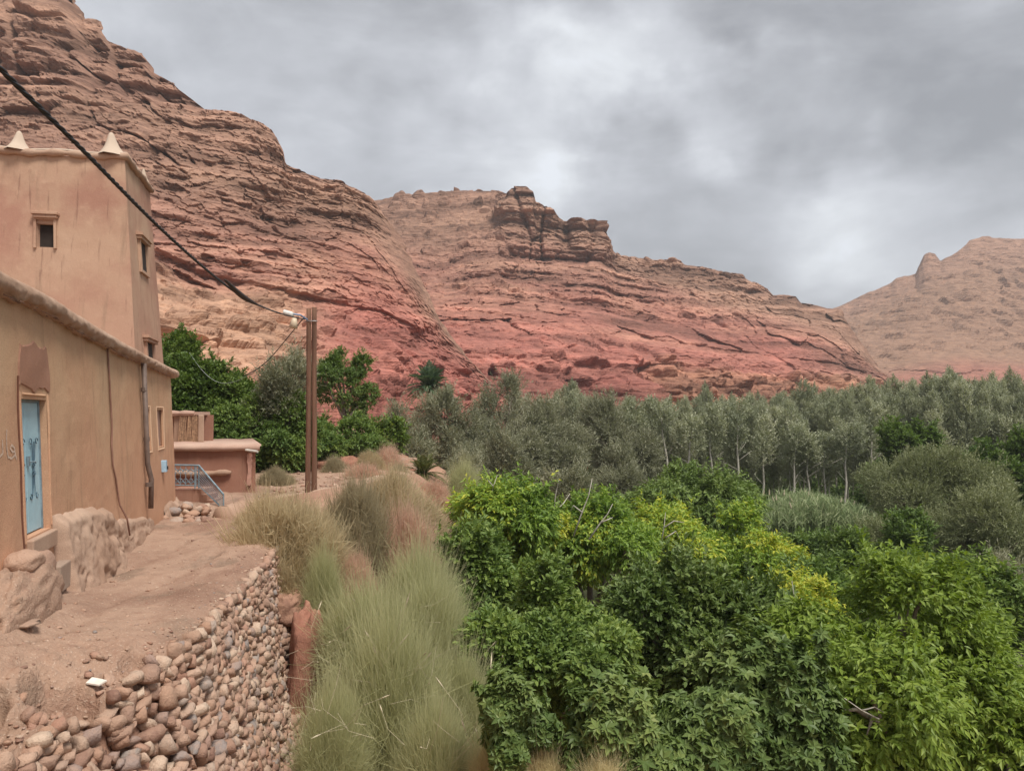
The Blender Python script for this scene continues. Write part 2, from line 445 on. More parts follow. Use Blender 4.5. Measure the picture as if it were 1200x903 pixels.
def tintL(px, V, X, Y, Z, b, H, s1, s2, s3, gid, idv):
    n1 = fbm(X / 30, Y / 30, Z / 22 + 4, 4); n2 = fbm(X / 6, Y / 6, b / 2.5, 4)
    up = sstep(.42, .78, V + .16 * n1 - .0004 * (px - 200))
    T = mixc(np.broadcast_to(PINK, X.shape + (3,)), np.broadcast_to(BROWN, X.shape + (3,)), up)
    T = mixc(T, np.broadcast_to(TAN, T.shape), .5 * sstep(0, 1, s2 * .6 + n2 * .6) * (1 - .6 * up))
    T = mixc(T, np.broadcast_to(DARK, T.shape), .45 * sstep(.1, .9, -s1) * up + .3 * sstep(.2, 1, -s2))
    tal = (1 - sstep(.3, .42, V + .05 * n1))
    T = mixc(T, np.broadcast_to(TAN, T.shape), .8 * tal * sstep(400, 300, px + 60 * n1 + 120 * (V - .2)))
    redm = sstep(270, 400, px + 60 * n1 - 150 * (V - .1)) * sstep(.85, .35, V + .14 * n2)
    T = mixc(T, np.broadcast_to(RED, T.shape), redm * (.75 + .25 * np.clip(n2, -1, 1)))
    T = T * (1 + .24 * (gid - .5) + .26 * n2 + .15 * s3 + .12 * s2 + .14 * np.tanh(3 * vnoise(X / 22, Y / 22, b / .9)))[..., None]
    return np.clip(T * 1.12, .02, .8)
ridge('left_mountain', [(footL, footLd, 0), (midL, midLd, .34), (upL, upLd, .62), (crestL, crestLd, 1)], -260, 640, 700, 400, 10, M_rock_near, 1.0, 1.0, hardL, (.05, -.03), tintL, extra=extraL, back=60)
# --- middle butte
crestM = [(330, 262), (400, 248), (440, 235), (480, 228), (540, 223), (585, 224), (596, 229), (600, 222), (607, 220), (618, 221), (626, 228), (629, 240), (640, 243), (650, 250), (656, 258), (690, 259), (700, 261), (708, 274), (711, 296), (716, 299), (740, 302), (770, 305), (797, 304), (803, 309), (826, 313), (850, 319), (872, 322), (877, 329), (900, 338), (906, 345), (932, 346), (938, 354), (958, 357), (968, 360), (984, 362), (990, 372), (1000, 392), (1014, 412), (1030, 432), (1060, 452), (1080, 466)]
crestMd = [(330, 400), (440, 390), (580, 370), (600, 350), (705, 345), (720, 365), (800, 370), (900, 366), (984, 352), (1030, 338), (1080, 326)]
shM = [(330, 320), (440, 305), (520, 312), (585, 300), (600, 305), (705, 310), (720, 325), (800, 345), (900, 375), (960, 392), (984, 402), (1014, 424), (1040, 444), (1080, 470)]
shMd = [(330, 330), (440, 322), (580, 330), (600, 335), (705, 332), (800, 330), (900, 322), (984, 318), (1080, 316)]
mdM = [(330, 395), (440, 392), (520, 395), (600, 398), (700, 402), (800, 418), (900, 430), (984, 438), (1030, 448), (1080, 474)]
mdMd = [(330, 260), (500, 236), (600, 240), (700, 250), (800, 262), (900, 276), (984, 292), (1080, 312)]
ftM = [(330, 484), (500, 486), (700, 484), (900, 478), (1080, 480)]
ftMd = [(330, 200), (500, 178), (600, 184), (700, 196), (800, 214), (900, 240), (984, 268), (1080, 305)]
def hardM(px, V, X, Y, Z):
    n1 = fbm(X / 40, Y / 40, Z / 30 + 2, 3)
    h = .35 + .5 * sstep(-.2, .5, n1) * sstep(.25, .4, V)
    knob = sstep(588, 600, px) * sstep(716, 706, px) * sstep(.66, .72, V)
    h = np.maximum(h, knob)
    h = np.maximum(h, .95 * sstep(.34, .46, V) * sstep(.62, .5, V))
    h = np.maximum(h, .9 * sstep(820, 900, px) * sstep(.28, .4, V))
    h = h * (1 - .85 * sstep(590, 560, px) * sstep(.78, .9, V))
    tal = sstep(740, 800, px) * sstep(.34, .26, V)
    return np.clip(h * (1 - .85 * tal), .08, 1)
def extraM(px, V, X, Y, Z, b):
    w1 = .018 * fbm(X / 30, Y / 30, Z / 30 + 8, 3); act = sstep(-.35, .1, vnoise(X / 40 + 5, Y / 40, Z / 60)); r = 0
    for pts, dp_, a_, b2 in (([(440, .50), (560, .46), (700, .42), (850, .42), (1000, .46)], -.8, 470, 1020), ([(440, .62), (620, .60), (800, .60), (1000, .68)], -.6, 460, 960)):
        r = r + dp_ * pillar(px, V, pts, .016, w1, 0) * act * sstep(a_, a_ + 20, px) * sstep(b2, b2 - 20, px)
        r = r - dp_ * 1.2 * pillar(px, V, [(p, v + .048) for p, v in pts], .036, w1, 0) * sstep(a_, a_ + 20, px) * sstep(b2, b2 - 20, px)
    # twin crags on the shoulder
    kn = sstep(584, 600, px) * sstep(718, 700, px) * sstep(.62, .80, V + w1)
    f1, f2, idv = worley(X / 17 + 2.4, Y / 40 + .3, Z / 120)
    r = r + kn * (1.2 - 2.6 * sstep(.10, 0, f2 - f1) + 6 * (idv - .5)) - 1.6 * kn * pillar(px, V, [(580, .86), (720, .87)], .012, w1, 0)
    r = r - 5 * sstep(655, 661, px) * sstep(671, 664, px) * sstep(.76, .82, V)
    # fluted red fans at the foot
    u = X / 15 + .5 * fbm(X / 20, Y / 20, Z / 20, 3); tri = 1 - 2 * np.abs(u - np.floor(u) - .5) * 2
    fan = sstep(.46, .26, V) * sstep(500, 540, px) * sstep(840, 780, px)
    r = r + 13 * fan * (tri * .5 + .5) * (1.1 - V * 2.2).clip(0)
    r = r + 3.0 * fan * np.tanh(3 * vnoise(X / 40, Y / 40, b / 4.5))
    cave = np.exp(-(((px - 572) / 5) ** 2 + ((V - .18) / .03) ** 2)); r = r - 9 * cave
    g1, g2, gd = worley(X / 8 + 7, Y / 8, Z / 6)
    r = r + 3.4 * sstep(.6, .25, g1) * (gd > .6) * sstep(.34, .28, V) * sstep(.02, .08, V) * sstep(740, 780, px)
    return r
def tintM(px, V, X, Y, Z, b, H, s1, s2, s3, gid, idv):
    n1 = fbm(X / 50, Y / 50, Z / 30 + 4, 4); n2 = fbm(X / 9, Y / 9, b / 3.5, 4)
    up = sstep(.55, .85, V + .14 * n1)
    S = X.shape + (3,)
    T = mixc(np.broadcast_to(PINK, S), np.broadcast_to(BROWN, S), up)
    T = mixc(T, np.broadcast_to(TAN, S), .55 * sstep(0, 1, s2 * .6 + n2 * .7) * (1 - .6 * up))
    T = mixc(T, np.broadcast_to(DARK, S), .28 * sstep(.2, 1, -s2))
    redm = sstep(.74, .30, V + .20 * n1) * sstep(1010, 900, px)
    T = mixc(T, np.broadcast_to(RED, S), redm * (.72 + .3 * np.clip(n2, -1, 1)))
    tal = sstep(730, 800, px + 40 * n1) * sstep(.34, .24, V + .06 * n2)
    T = mixc(T, np.broadcast_to(TAN * np.array([1, .86, .82]), S), .7 * tal)
    T = T * (1 + .24 * (gid - .5) + .26 * n2 + .16 * s3 + .13 * s2 + .15 * np.tanh(3 * vnoise(X / 45, Y / 45, b / 1.5)))[..., None]
    return np.clip(T * 1.12, .02, .8)
ridge('middle_mountain', [(ftM, ftMd, 0), (mdM, mdMd, .36), (shM, shMd, .7), (crestM, crestMd, 1)], 330, 1080, 680, 300, 8, M_rock_mid, 1.7, 1.5, hardM, (.04, .02), tintM, calm=lambda p, v: 1.0 - .6 * sstep(592, 575, p) * sstep(.72, .85, v), extra=extraM, back=120)
# --- far hill
crestF = [(860, 405), (940, 375), (985, 358), (1010, 346), (1045, 331), (1052, 324), (1064, 322), (1074, 320), (1079, 308), (1084, 298), (1090, 295), (1098, 297), (1106, 304), (1116, 299), (1128, 290), (1136, 281), (1150, 278), (1175, 280), (1200, 281), (1300, 286), (1400, 262), (1560, 240)]
crestFd = [(860, 820), (1000, 800), (1075, 780), (1110, 770), (1200, 800), (1560, 850)]
mdF = [(860, 430), (985, 420), (1060, 400), (1120, 385), (1200, 390), (1560, 380)]
mdFd = [(860, 640), (985, 620), (1120, 650), (1560, 660)]
ftF = [(860, 482), (985, 482), (1560, 482)]
ftFd = [(860, 430), (985, 400), (1100, 420), (1560, 430)]
def hardF(px, V, X, Y, Z):
    n1 = fbm(X / 90, Y / 90, Z / 60 + 2, 3)
    h = .15 + .8 * sstep(.12, .2, V) * sstep(.42, .34, V)
    h = np.maximum(h, .7 * sstep(.80, .95, V + .08 * n1))
    return np.clip(h, .1, 1)
def tintF(px, V, X, Y, Z, b, H, s1, s2, s3, gid, idv):
    n1 = fbm(X / 110, Y / 110, Z / 60 + 4, 4); n2 = fbm(X / 20, Y / 20, b / 7, 4)
    S = X.shape + (3,)
    T = mixc(np.broadcast_to(np.array([.285, .172, .120]), S), np.broadcast_to(BROWN * 1.1, S), sstep(.8, .95, V + .1 * n1) * .8)
    T = mixc(T, np.broadcast_to(PALE, S), .5 * sstep(.15, .5, n1) * sstep(.8, .5, V))
    T = mixc(T, np.broadcast_to(np.array([.30, .14, .105]), S), sstep(.36, .24, V + .04 * n1))
    T = mixc(T, np.broadcast_to(DARK * 1.3, S), .35 * sstep(.2, 1, -s2) * sstep(.4, .3, V))
    T = T * (1 + .14 * n2)[..., None]
    return np.clip(T * 1.12, .02, .8)
ridge('far_hill', [(ftF, ftFd, 0), (mdF, mdFd, .5), (crestF, crestFd, 1)], 860, 1560, 420, 150, 6, M_rock_far, 2.4, 3.4, hardF, (.1, .02), tintF, back=260)

# ---------------------------------------------------------------- thin summer haze over the valley
hv = [(x, y, z) for z in (-60, 240) for y in (-450, 1500) for x in (-500, 1500)]
hme = bpy.data.meshes.new('haze'); hme.from_pydata(hv, [], [(0, 2, 3, 1), (4, 5, 7, 6), (0, 1, 5, 4), (2, 6, 7, 3), (0, 4, 6, 2), (1, 3, 7, 5)])
ho = bpy.data.objects.new('haze', hme); col.objects.link(ho); ho['kind'] = 'stuff'
hm_ = bpy.data.materials.new('haze'); hm_.use_nodes = True; hn = hm_.node_tree; hn.nodes.clear()
ho_ = hn.nodes.new('ShaderNodeOutputMaterial'); hp_ = hn.nodes.new('ShaderNodeVolumePrincipled')
hp_.inputs['Color'].default_value = (.90, .92, .95, 1); hp_.inputs['Density'].default_value = .00028; hp_.inputs['Anisotropy'].default_value = .2
hn.links.new(hp_.outputs[0], ho_.inputs['Volume']); hme.materials.append(hm_)

# ---------------------------------------------------------------- ground
GP = [(0, 0, -1.6), (-2, 0, -1.9), (2, 0, -2.2), (0, -10, -1.6), (-10, -10, -1.8), (10, -10, -5), (0, 3, -3.6), (-2, 4.5, -5.2), (-3, 4, -5.4), (2, 5, -5.2),
      (-2.4, 7, -6.0), (-2.6, 9, -6.4), (-2.9, 11, -6.7), (-3.6, 14, -7.0), (-4.0, 16, -6.6), (-4.2, 18, -5.2), (-4.0, 20, -4.2), (-3.6, 23, -3.4), (-3.4, 27, -2.9), (-4, 34, -2.8),
      (-4.5, 40, -3.1), (-1, 9, -6.1), (-1, 12, -6.6), (0, 12, -7.0), (-1.4, 16, -6.2), (-1.5, 20, -5.2), (1.2, 10, -7.2), (2, 13, -8.4), (1, 17, -8.2), (0, 21, -7.4), (-1, 26, -5.6),
      (4, 8, -8.2), (6, 12, -10.6), (10, 12, -11.8), (10, 5, -9), (20, 5, -12), (20, 15, -12.4), (5, 20, -11), (3, 30, -11.2), (0, 38, -8.8), (-2, 34, -5.6), (-2, 45, -5.5), (2, 50, -9.5), (-4, 60, -5.5), (0, 75, -10),
      (10, 40, -12.2), (10, 80, -12.2), (40, 40, -12.4), (40, 100, -12.2), (80, 80, -12), (20, 150, -12), (80, 180, -11.6), (150, 300, -10), (0, 120, -9), (-20, 110, -2), (-10, 80, -3.5), (-9, 55, -2.4),
      (-7, 40, -2.6), (-7, 30, -3.0), (-9, 24, -3.4), (-8, 27, -3.2), (-12, 30, -3.0), (-12, 20, -3.3), (-4.7, 19.6, -3.25), (-4.1, 22, -3.15), (-3.9, 25, -3.0), (-9, 12, -3.3), (-8, 5, -2.9), (-14, 36, -2.4), (-10, 40, -2.0), (-18, 40, -1.6), (-12, 50, -1.4), (-20, 60, -.8), (-30, 50, -.5), (-20, 20, -3),
      (-40, 40, -.5), (-40, 0, -2), (-80, 40, -.5), (-80, -40, -2), (60, -40, -8), (0, -60, -3), (200, 0, -11), (200, 200, -10), (400, 600, -8), (0, 400, -6), (-200, 200, -4), (-300, 600, -6), (700, 200, -8), (-2.5, 1.5, -4.6), (-4.5, 2.5, -4.6), (-6, 1, -3.2)]
GPA = np.array(GP, float)
def _warp(x, y):
    s = 12.0
    return np.arcsinh(x / s), np.arcsinh(y / s)
gx_, gy_ = _warp(GPA[:, 0], GPA[:, 1])
def _U(r2): return np.where(r2 > 1e-12, r2 * np.log(np.sqrt(r2) + 1e-12), 0)
_K = _U((gx_[:, None] - gx_) ** 2 + (gy_[:, None] - gy_) ** 2) + 1e-4 * np.eye(len(gx_))
_Pm = np.stack([np.ones_like(gx_), gx_, gy_], 1)
_A = np.block([[_K, _Pm], [_Pm.T, np.zeros((3, 3))]])
_w = np.linalg.solve(_A, np.concatenate([GPA[:, 2], np.zeros(3)]))
def zg(x, y):
    x = np.asarray(x, float); y = np.asarray(y, float)
    u, v = _warp(x, y); r = _w[-3] + _w[-2] * u + _w[-1] * v
    for i in range(len(gx_)): r = r + _w[i] * _U((u - gx_[i]) ** 2 + (v - gy_[i]) ** 2)
    return np.clip(r, -13.2, 6)
a = np.linspace(-1, 1, 330)
xs = 3 * np.sinh(a * 6.4) * 1.0 - 2
b_ = np.linspace(-.62, 1, 400)
ys = 6 * np.sinh(b_ * 6.0) + 8
GX, GY = np.meshgrid(xs, ys)
GZ = zg(GX, GY)
rr = np.sqrt(GX ** 2 + GY ** 2)
GZ = GZ + .10 * fbm(GX / .9, GY / .9, 0, 4) * sstep(90, 20, rr) + .35 * fbm(GX / 6, GY / 6, 3, 3) * sstep(4, 14, rr)
def soil_mat():
    m = Mat('soil')
    n1 = m.noise(.35, 6, .6); n2 = m.noise(4, 6, .65); n3 = m.noise(28, 3, .6)
    c = m.ramp(n1, [(.3, (.30, .165, .115)), (.5, (.38, .225, .155)), (.7, (.34, .235, .165))])
    c = m.mix(m.rng(n2, .45, .7, 0, .5), c, (.22, .12, .085)); c = m.mix(m.rng(n3, .5, .75, 0, .4), c, (.46, .33, .24))
    sx = m.n('ShaderNodeSeparateXYZ'); m.set(sx.inputs[0], m.geo.outputs['Position'])
    low = m.rng(sx.outputs[2], -7.5, -10.5)
    c = m.mix(low, c, m.mix(n2, (.045, .055, .022), (.10, .10, .05)))
    return m.done(c, .97, m.bump(m.math('ADD', m.math('MULTIPLY', n2, 1.), m.math('MULTIPLY', n3, .25)), .9, .06), spec=.1)
M_soil = soil_mat()
o = build('ground', np.stack([GX, GY, GZ], -1).reshape(-1, 3), gridfaces(len(xs), len(ys)), M_soil, smooth=True); tag(o, kind='structure')

# ---------------------------------------------------------------- house geometry basis
HO = np.array([-6.6, 10.5]); HD = np.array([-.298, 1]) / np.hypot(.298, 1); HN = np.array([HD[1], -HD[0]])
def HS(px, Yoff=0.0):
    k = (px - CX) / F
    return (HO[0] - HO[1] * k) / (-HD[0] + HD[1] * k)
def HZ(px, py):
    s = HS(px); y = HO[1] + HD[1] * s
    return W(px, py, y)[2]
def HP(s, z, out=0.0):
    s = np.asarray(s, float); z = np.asarray(z, float)
    wob = .035 * fbm(s / 1.6, z / 1.3, 0 * s, 3) + .012 * fbm(s * 2.2, z * 2.2, 5 + 0 * s, 3)
    o = out - .055 * (z + .8) + wob
    return np.stack([HO[0] + s * HD[0] + o * HN[0], HO[1] + s * HD[1] + o * HN[1], z + 0 * s], -1)

# ---------------------------------------------------------------- path along the wall
PE = [(-20, -9), (1, -8.2), (3, -6.4), (4.4, -5.2), (5.4, -4.55), (6.4, -4.28), (7.9, -4.2), (9, -4.06), (10, -4.12), (13.5, -4.75), (17.2, -5.42), (18.6, -5.5), (20, -5.2), (23, -4.6), (26, -4.3), (30, -4.6), (36, -4.4), (46, -5)]
PZ = [(1, -2.2), (5, -2.35), (7, -2.45), (10, -2.70), (13, -2.86), (17, -2.98), (20, -2.97), (23.5, -2.95), (27, -2.72), (32, -2.5), (46, -2.6)]
def path_z(x, y):
    z = ip(y, PZ); e = ip(y, PE)
    de = e - x                                    # distance left of the edge
    wl = HO[0] - .298 * (y - HO[1])               # foot of the house wall
    dw_ = np.clip(x - wl, 0, 9)
    z = z + .42 * np.exp(-dw_ / .55) * sstep(13, 9.5, y) + .10 * np.exp(-dw_ / .8)
    z = z - .30 * sstep(1.0, .1, de) * sstep(9.2, 7.6, y) - .10 * sstep(.35, 0, de)
    # eroded pits by the edge
    for (cx_, cy_, r, dpt) in ((-4.42, 7.55, .36, .34), (-4.75, 6.9, .22, .30), (-4.2, 8.55, .16, .12), (-4.5, 6.55, .3, .12), (-5.2, 6.6, .3, .08)):
        q = np.sqrt((x - cx_) ** 2 + (y - cy_) ** 2) / r + .35 * fbm(x * 4, y * 4, 1 + 0 * x, 3)
        z = z - dpt * sstep(1.05, .55, q)
    z = z + .05 * fbm(x / 1.3, y / 1.3, 2 + 0 * x, 4) + .028 * fbm(x / .3, y / .3, 7 + 0 * x, 4) * (1 + 1.6 * sstep(1.2, .2, de) * sstep(9.5, 7, y))
    cl = sstep(1.25, .15, de) * sstep(9.4, 8.2, y)
    z = z + cl * .11 * np.abs(fbm(x * 5.5, y * 5.5, 4 + 0 * x, 4)) * 1.4 - cl * .03
    z = z - .05 * sstep(.22, 0, np.abs(de - 1.25 - .2 * np.sin(y * .7))) - .045 * sstep(.22, 0, np.abs(de - 2.3 - .2 * np.sin(y * .6 + 1))) 
    return z
yy = np.concatenate([np.linspace(1, 4.4, 20), np.linspace(4.5, 12, 250), np.linspace(12.06, 24, 170), np.linspace(24.2, 46, 90)])
tt = np.linspace(0, 1, 190)
XE = ip(yy, PE) + .05 * fbm(yy * 2, 0 * yy, 0 * yy, 3)
XL = np.where(yy < 22.5, HO[0] - .298 * (yy - HO[1]) - .8, np.interp(yy, [22.5, 25, 46], [-11.2, -16, -16]))
PXX = XL[:, None] + (XE - XL)[:, None] * tt[None]
PYY = np.broadcast_to(yy[:, None], PXX.shape)
PZZ = path_z(PXX, PYY)
lip = np.stack([XE + .03 + .5 * sstep(18.8, 20, yy), yy, PZZ[:, -1] - .5 - 1.3 * sstep(18.8, 20, yy)], -1)[:, None, :]
PP = np.concatenate([np.stack([PXX, PYY, PZZ], -1), lip], 1)
def dirt_mat():
    m = Mat('trodden_dirt')
    n1 = m.noise(.7, 6, .6, (1, .45, 1)); n2 = m.noise(5, 7, .68); n3 = m.noise(34, 3, .6); n4 = m.noise(1.8, 4, .6, (1, .35, 1))
    c = m.ramp(n1, [(.30, (.235, .135, .095)), (.43, (.31, .19, .135)), (.56, (.41, .27, .195)), (.72, (.33, .21, .15))])
    c = m.mix(m.rng(n4, .52, .66, 0, .7), c, (.23, .16, .115))
    c = m.mix(m.rng(n2, .52, .72, 0, .55), c, (.27, .155, .11))
    c = m.mix(m.rng(n3, .55, .72, 0, .55), c, (.62, .48, .38))
    v = m.voro(30, (1, 1, 1)); c = m.mix(m.rng(v, .16, .08, 0, .4), c, (.22, .13, .10))
    h = m.math('ADD', n2, m.math('MULTIPLY', n3, .4))
    return m.done(c, .97, m.bump(h, .95, .06), spec=.1)
M_dirt = dirt_mat()
o = build('path', PP.reshape(-1, 3), gridfaces(PP.shape[1], PP.shape[0])[:, ::-1], M_dirt, smooth=True); tag(o, kind='structure')

# pebbles strewn on the path: nobody could count them
def blob(seed, n=3, amp=.18):
    """a rounded cobble: 24 quads"""
    V = []; idx = {}; Fs = []
    r_ = np.random.default_rng(seed); off = r_.random(3) * 50
    def key(p):
        k = tuple(np.round(p, 4))
        if k not in idx: idx[k] = len(V); V.append(np.array(p))
        return idx[k]
    for ax in range(3):
        for sg in (-1, 1):
            for i in range(2):
                for j in range(2):
                    q = []
                    for (a_, c_) in ((i, j), (i + 1, j), (i + 1, j + 1), (i, j + 1)):
                        p = np.zeros(3); p[ax] = sg; p[(ax + 1) % 3] = a_ - 1; p[(ax + 2) % 3] = c_ - 1; q.append(key(p))
                    Fs.append(q if sg > 0 else q[::-1])
    V = np.array(V); ln = np.linalg.norm(V, axis=1, keepdims=True)
    V = V / ln ** .72
    V = V * (1 + amp * fbm(V[:, :1] * 1.1 + off[0], V[:, 1:2] * 1.1 + off[1], V[:, 2:] * 1.1 + off[2], 2) * 1.6)
    V = V / np.abs(V).max(0)
    for _ in range(5):
        nn = r_.normal(size=3); nn /= np.linalg.norm(nn); lim = r_.uniform(.42, .78); dd = V @ nn
        V = V - np.clip(dd - lim, 0, None)[:, None] * nn
    return V / np.abs(V).max(0), np.array(Fs)
BL = [blob(i, amp=.28) for i in range(10)]
def rotm(r_):
    q = r_.normal(size=4); q /= np.linalg.norm(q); w, x, y, z = q
    return np.array([[1 - 2 * (y * y + z * z), 2 * (x * y - z * w), 2 * (x * z + y * w)], [2 * (x * y + z * w), 1 - 2 * (x * x + z * z), 2 * (y * z - x * w)], [2 * (x * z - y * w), 2 * (y * z + x * w), 1 - 2 * (x * x + y * y)]])
def scatter_stones(P, size, r_, flat=.6):
    Vs = []; Fs = []; C = []; n = 0
    for p, s in zip(P, size):
        v, f = BL[r_.integers(10)]
        v = v * np.array([1, r_.uniform(.6, .95), flat * r_.uniform(.7, 1.1)]) * s
        an = r_.uniform(0, 6.28); ca, sa = math.cos(an), math.sin(an)
        v = np.stack([v[:, 0] * ca - v[:, 1] * sa, v[:, 0] * sa + v[:, 1] * ca, v[:, 2]], -1) + p
        Vs.append(v); Fs.append(f + n); n += len(v); C.append(np.full(len(v), r_.random()))
    return np.vstack(Vs), np.vstack(Fs), np.concatenate(C)
def stone_mat():
    m = Mat('cobble')
    oi = m.n('ShaderNodeObjectInfo')
    r = m.math('FRACT', m.math('ADD', m.attr('v', 2), oi.outputs['Random']))
    c = m.ramp(r, [(0, (.34, .185, .13)), (.12, (.50, .34, .25)), (.24, (.25, .145, .11)), (.36, (.45, .275, .19)), (.48, (.40, .27, .20)), (.60, (.60, .46, .35)), (.74, (.40, .225, .16)), (.86, (.29, .26, .245)), (.90, (.47, .35, .27)), (1, (.29, .165, .12))])
    n1 = m.noise(9, 5, .65); n2 = m.noise(50, 3, .6)
    c = m.mix(m.rng(n1, .42, .66, 0, .5), c, (.43, .275, .195)); c = m.mix(m.rng(n2, .5, .75, 0, .3), c, (.2, .14, .11))
    return m.done(c, .85, m.bump(m.math('ADD', m.math('ADD', n1, m.noise(24, 4, .7)), m.math('MULTIPLY', n2, .5)), .95, .022), spec=.15)
M_stone = stone_mat()
r1_ = np.random.default_rng(21)
ypb = 5 + 19 * r1_.random(1500) ** 1.5; e_ = ip(ypb, PE); wl_ = HO[0] - .298 * (ypb - HO[1])
u_ = np.where(r1_.random(1500) < .45, r1_.random(1500) ** 2.5, r1_.random(1500))
xpb = e_ - .03 - (e_ - wl_ - .3) * u_
szp = .008 + .035 * r1_.random(1500) ** 5 + .012 * (u_ < .12)
Vp, Fp, Cp = scatter_stones(np.stack([xpb, ypb, path_z(xpb, ypb) + szp * .1], -1), szp, r1_)
o = build('pebbles', Vp, Fp, M_stone, attr={'v': Cp}, smooth=True)
tag(o, 'small loose pebbles and chips strewn over the dirt path', 'pebbles', kind='stuff')
# flat embedded stones one can tell apart on the path
for (px, py, sx, lab) in ((18, 729, .30, 'flat pale stone sunk in the dirt at the left edge of the path'), (176, 690, .10, 'small pale flat stone lying in the middle of the path')):
    z0 = -2.5
    for _ in range(4):
        p = WZ(px, py, z0); z0 = float(path_z(p[:1], p[1:2])[0])
    p[2] = z0 - .004
    v, f = BL[3]
    V = v * np.array([sx, sx * .6, .022]) + p + np.array([0, 0, .0])
    tag(build('flat_stone', V, f, M_stone, smooth=True, origin=p, attr={'v': np.full(len(V), .62)}), lab, 'stone')

# ---------------------------------------------------------------- dry stone retaining wall below the path
WB = [(3, 1.2, -.8, -5.6), (5.4, 1.25, -.7, -6.0), (8, 1.35, -.5, -6.3), (10, 1.3, -.6, -6.5), (13.5, 1.2, -1.3, -6.7), (17.2, 1.1, -1.9, -6.9), (18.2, 1.5, -.9, -6.9), (18.9, 1.2, .8, -6.0)]
wy = np.array([w[0] for w in WB]); 
def wall_pt(y, t, out=0.):
    y = np.asarray(y, float); t = np.asarray(t, float)
    xt = ip(y, PE); zt = path_z(xt - .02, y) - .02
    dx = np.interp(y, wy, [w[1] for w in WB]); dy = np.interp(y, wy, [w[2] for w in WB]); zb = np.interp(y, wy, [w[3] for w in WB])
    bulge = t ** 1.15
    ro = .10 * fbm(y / 1.3, t * 3.2, 0 * y, 3)
    nrm_x = .93; nrm_y = -.30
    return np.stack([xt + dx * bulge + (out + ro) * nrm_x, y + dy * bulge + (out + ro) * nrm_y, zt + (zb - zt) * t + out * .25], -1)
wyy = np.linspace(3, 18.9, 300); wtt = np.linspace(0, 1, 90)
WY, WT = np.meshgrid(wyy, wtt)
Pw = wall_pt(WY, WT, -.05 + .05 * fbm(WY * 4, WT * 16, 3 + 0 * WY, 3))
rw = thing('stone_retaining_wall', wall_pt(12., 1.), 'tall dry stone wall of rounded river cobbles holding up the dirt path', 'stone wall')
def mortar_mat():
    m = Mat('mud_mortar'); n1 = m.noise(6, 6, .65); n2 = m.noise(30, 3)
    c = m.ramp(n1, [(.3, (.25, .14, .10)), (.55, (.37, .215, .15)), (.75, (.45, .28, .20))])
    return m.done(c, .97, m.bump(m.math('ADD', n1, m.math('MULTIPLY', n2, .3)), .9, .05), spec=.1)
M_mortar = mortar_mat()
build('mud_core', Pw.reshape(-1, 3), gridfaces(300, 90), M_mortar, rw, smooth=True)
cand = []
r2 = np.random.default_rng(5)
tcur = .012
while tcur < .99:
    hgt = .024 + .015 * r2.random()          # row height as share of ~4 m
    y = 4.0 + r2.random() * .2
    while y < 18.6:
        wdt = .05 + .085 * r2.random() ** 1.4 + (.06 if r2.random() < .12 else 0)
        if y > 14: wdt *= 1.05
        t0 = tcur + .35 * hgt * r2.normal() * .6
        cand.append((y + wdt, np.clip(t0, .008, .99), wdt, hgt * 4.0 * .56 * r2.uniform(.8, 1.25)))
        y += wdt * 2 * .93
    tcur += hgt
CY_, CT_, CW_, CH_ = (np.array(a) for a in zip(*cand))
CP = wall_pt(CY_, CT_, 0.0)
def proj(P):
    c, s = math.cos(PITCH), math.sin(PITCH)
    zc_ = P[..., 1] * c + P[..., 2] * s; yc_ = -P[..., 1] * s + P[..., 2] * c
    return CX + F * P[..., 0] / zc_, CY - F * yc_ / zc_, zc_
ppx, ppy, pzc = proj(CP)
ok = (ppx > -60) & (ppy < 960) & (pzc > 1)
sz = (CW_ / pzc) * ok * ((ppx > 0) & (ppy < 903))
big = set(np.argsort(-sz)[:298].tolist())
stone_me = []
for i, (v, f) in enumerate(BL):
    me = mesh_np('cobble_mesh', v, f, True, {'v': np.zeros(len(v))}); me.materials.append(M_stone); stone_me.append(me)
from mathutils import Matrix, Euler
Vs = []; Fs = []; Cs = []; n0 = 0
tw = np.arctan2(*(np.array([wall_pt(y + .05, .5)[:2] - wall_pt(y - .05, .5)[:2] for y in CY_]).T[::-1]))
for i in range(len(cand)):
    if not ok[i]: continue
    k = r2.integers(10); w, h = CW_[i] * 1.06, CH_[i] * 1.12
    dep = min(w, h) * r2.uniform(.9, 1.3) + .02
    tilt = r2.normal() * .38
    rot = Matrix.Rotation(float(tw[i]), 3, 'Z') @ Matrix.Rotation(-.28 + .1 * r2.normal(), 3, 'X') @ Matrix.Rotation(tilt, 3, 'Y') @ Matrix.Rotation(r2.normal() * .2, 3, 'Z')
    if r2.random() < .3: w, h = (w + h) * .5, (w + h) * .5 * r2.uniform(.8, 1.3)
    out = r2.uniform(-.02, .05)
    p = CP[i] + np.array([.93, -.3, .2]) * out
    if i in big:
        o = bpy.data.objects.new('stone', stone_me[k]); col.objects.link(o); o.parent = rw
        o.location = tuple(p - ORG[rw.name]); o.rotation_euler = rot.to_euler(); o.scale = (w, dep, h)
    else:
        v = (BL[k][0] * np.array([w, dep, h])) @ np.array(rot).T + p
        Vs.append(v); Fs.append(BL[k][1] + n0); n0 += len(v); Cs.append(np.full(len(v), r2.random()))
o = build('cobbles', np.vstack(Vs), np.vstack(Fs), M_stone, rw, smooth=True, attr={'v': np.concatenate(Cs)}); o['kind'] = 'stuff'
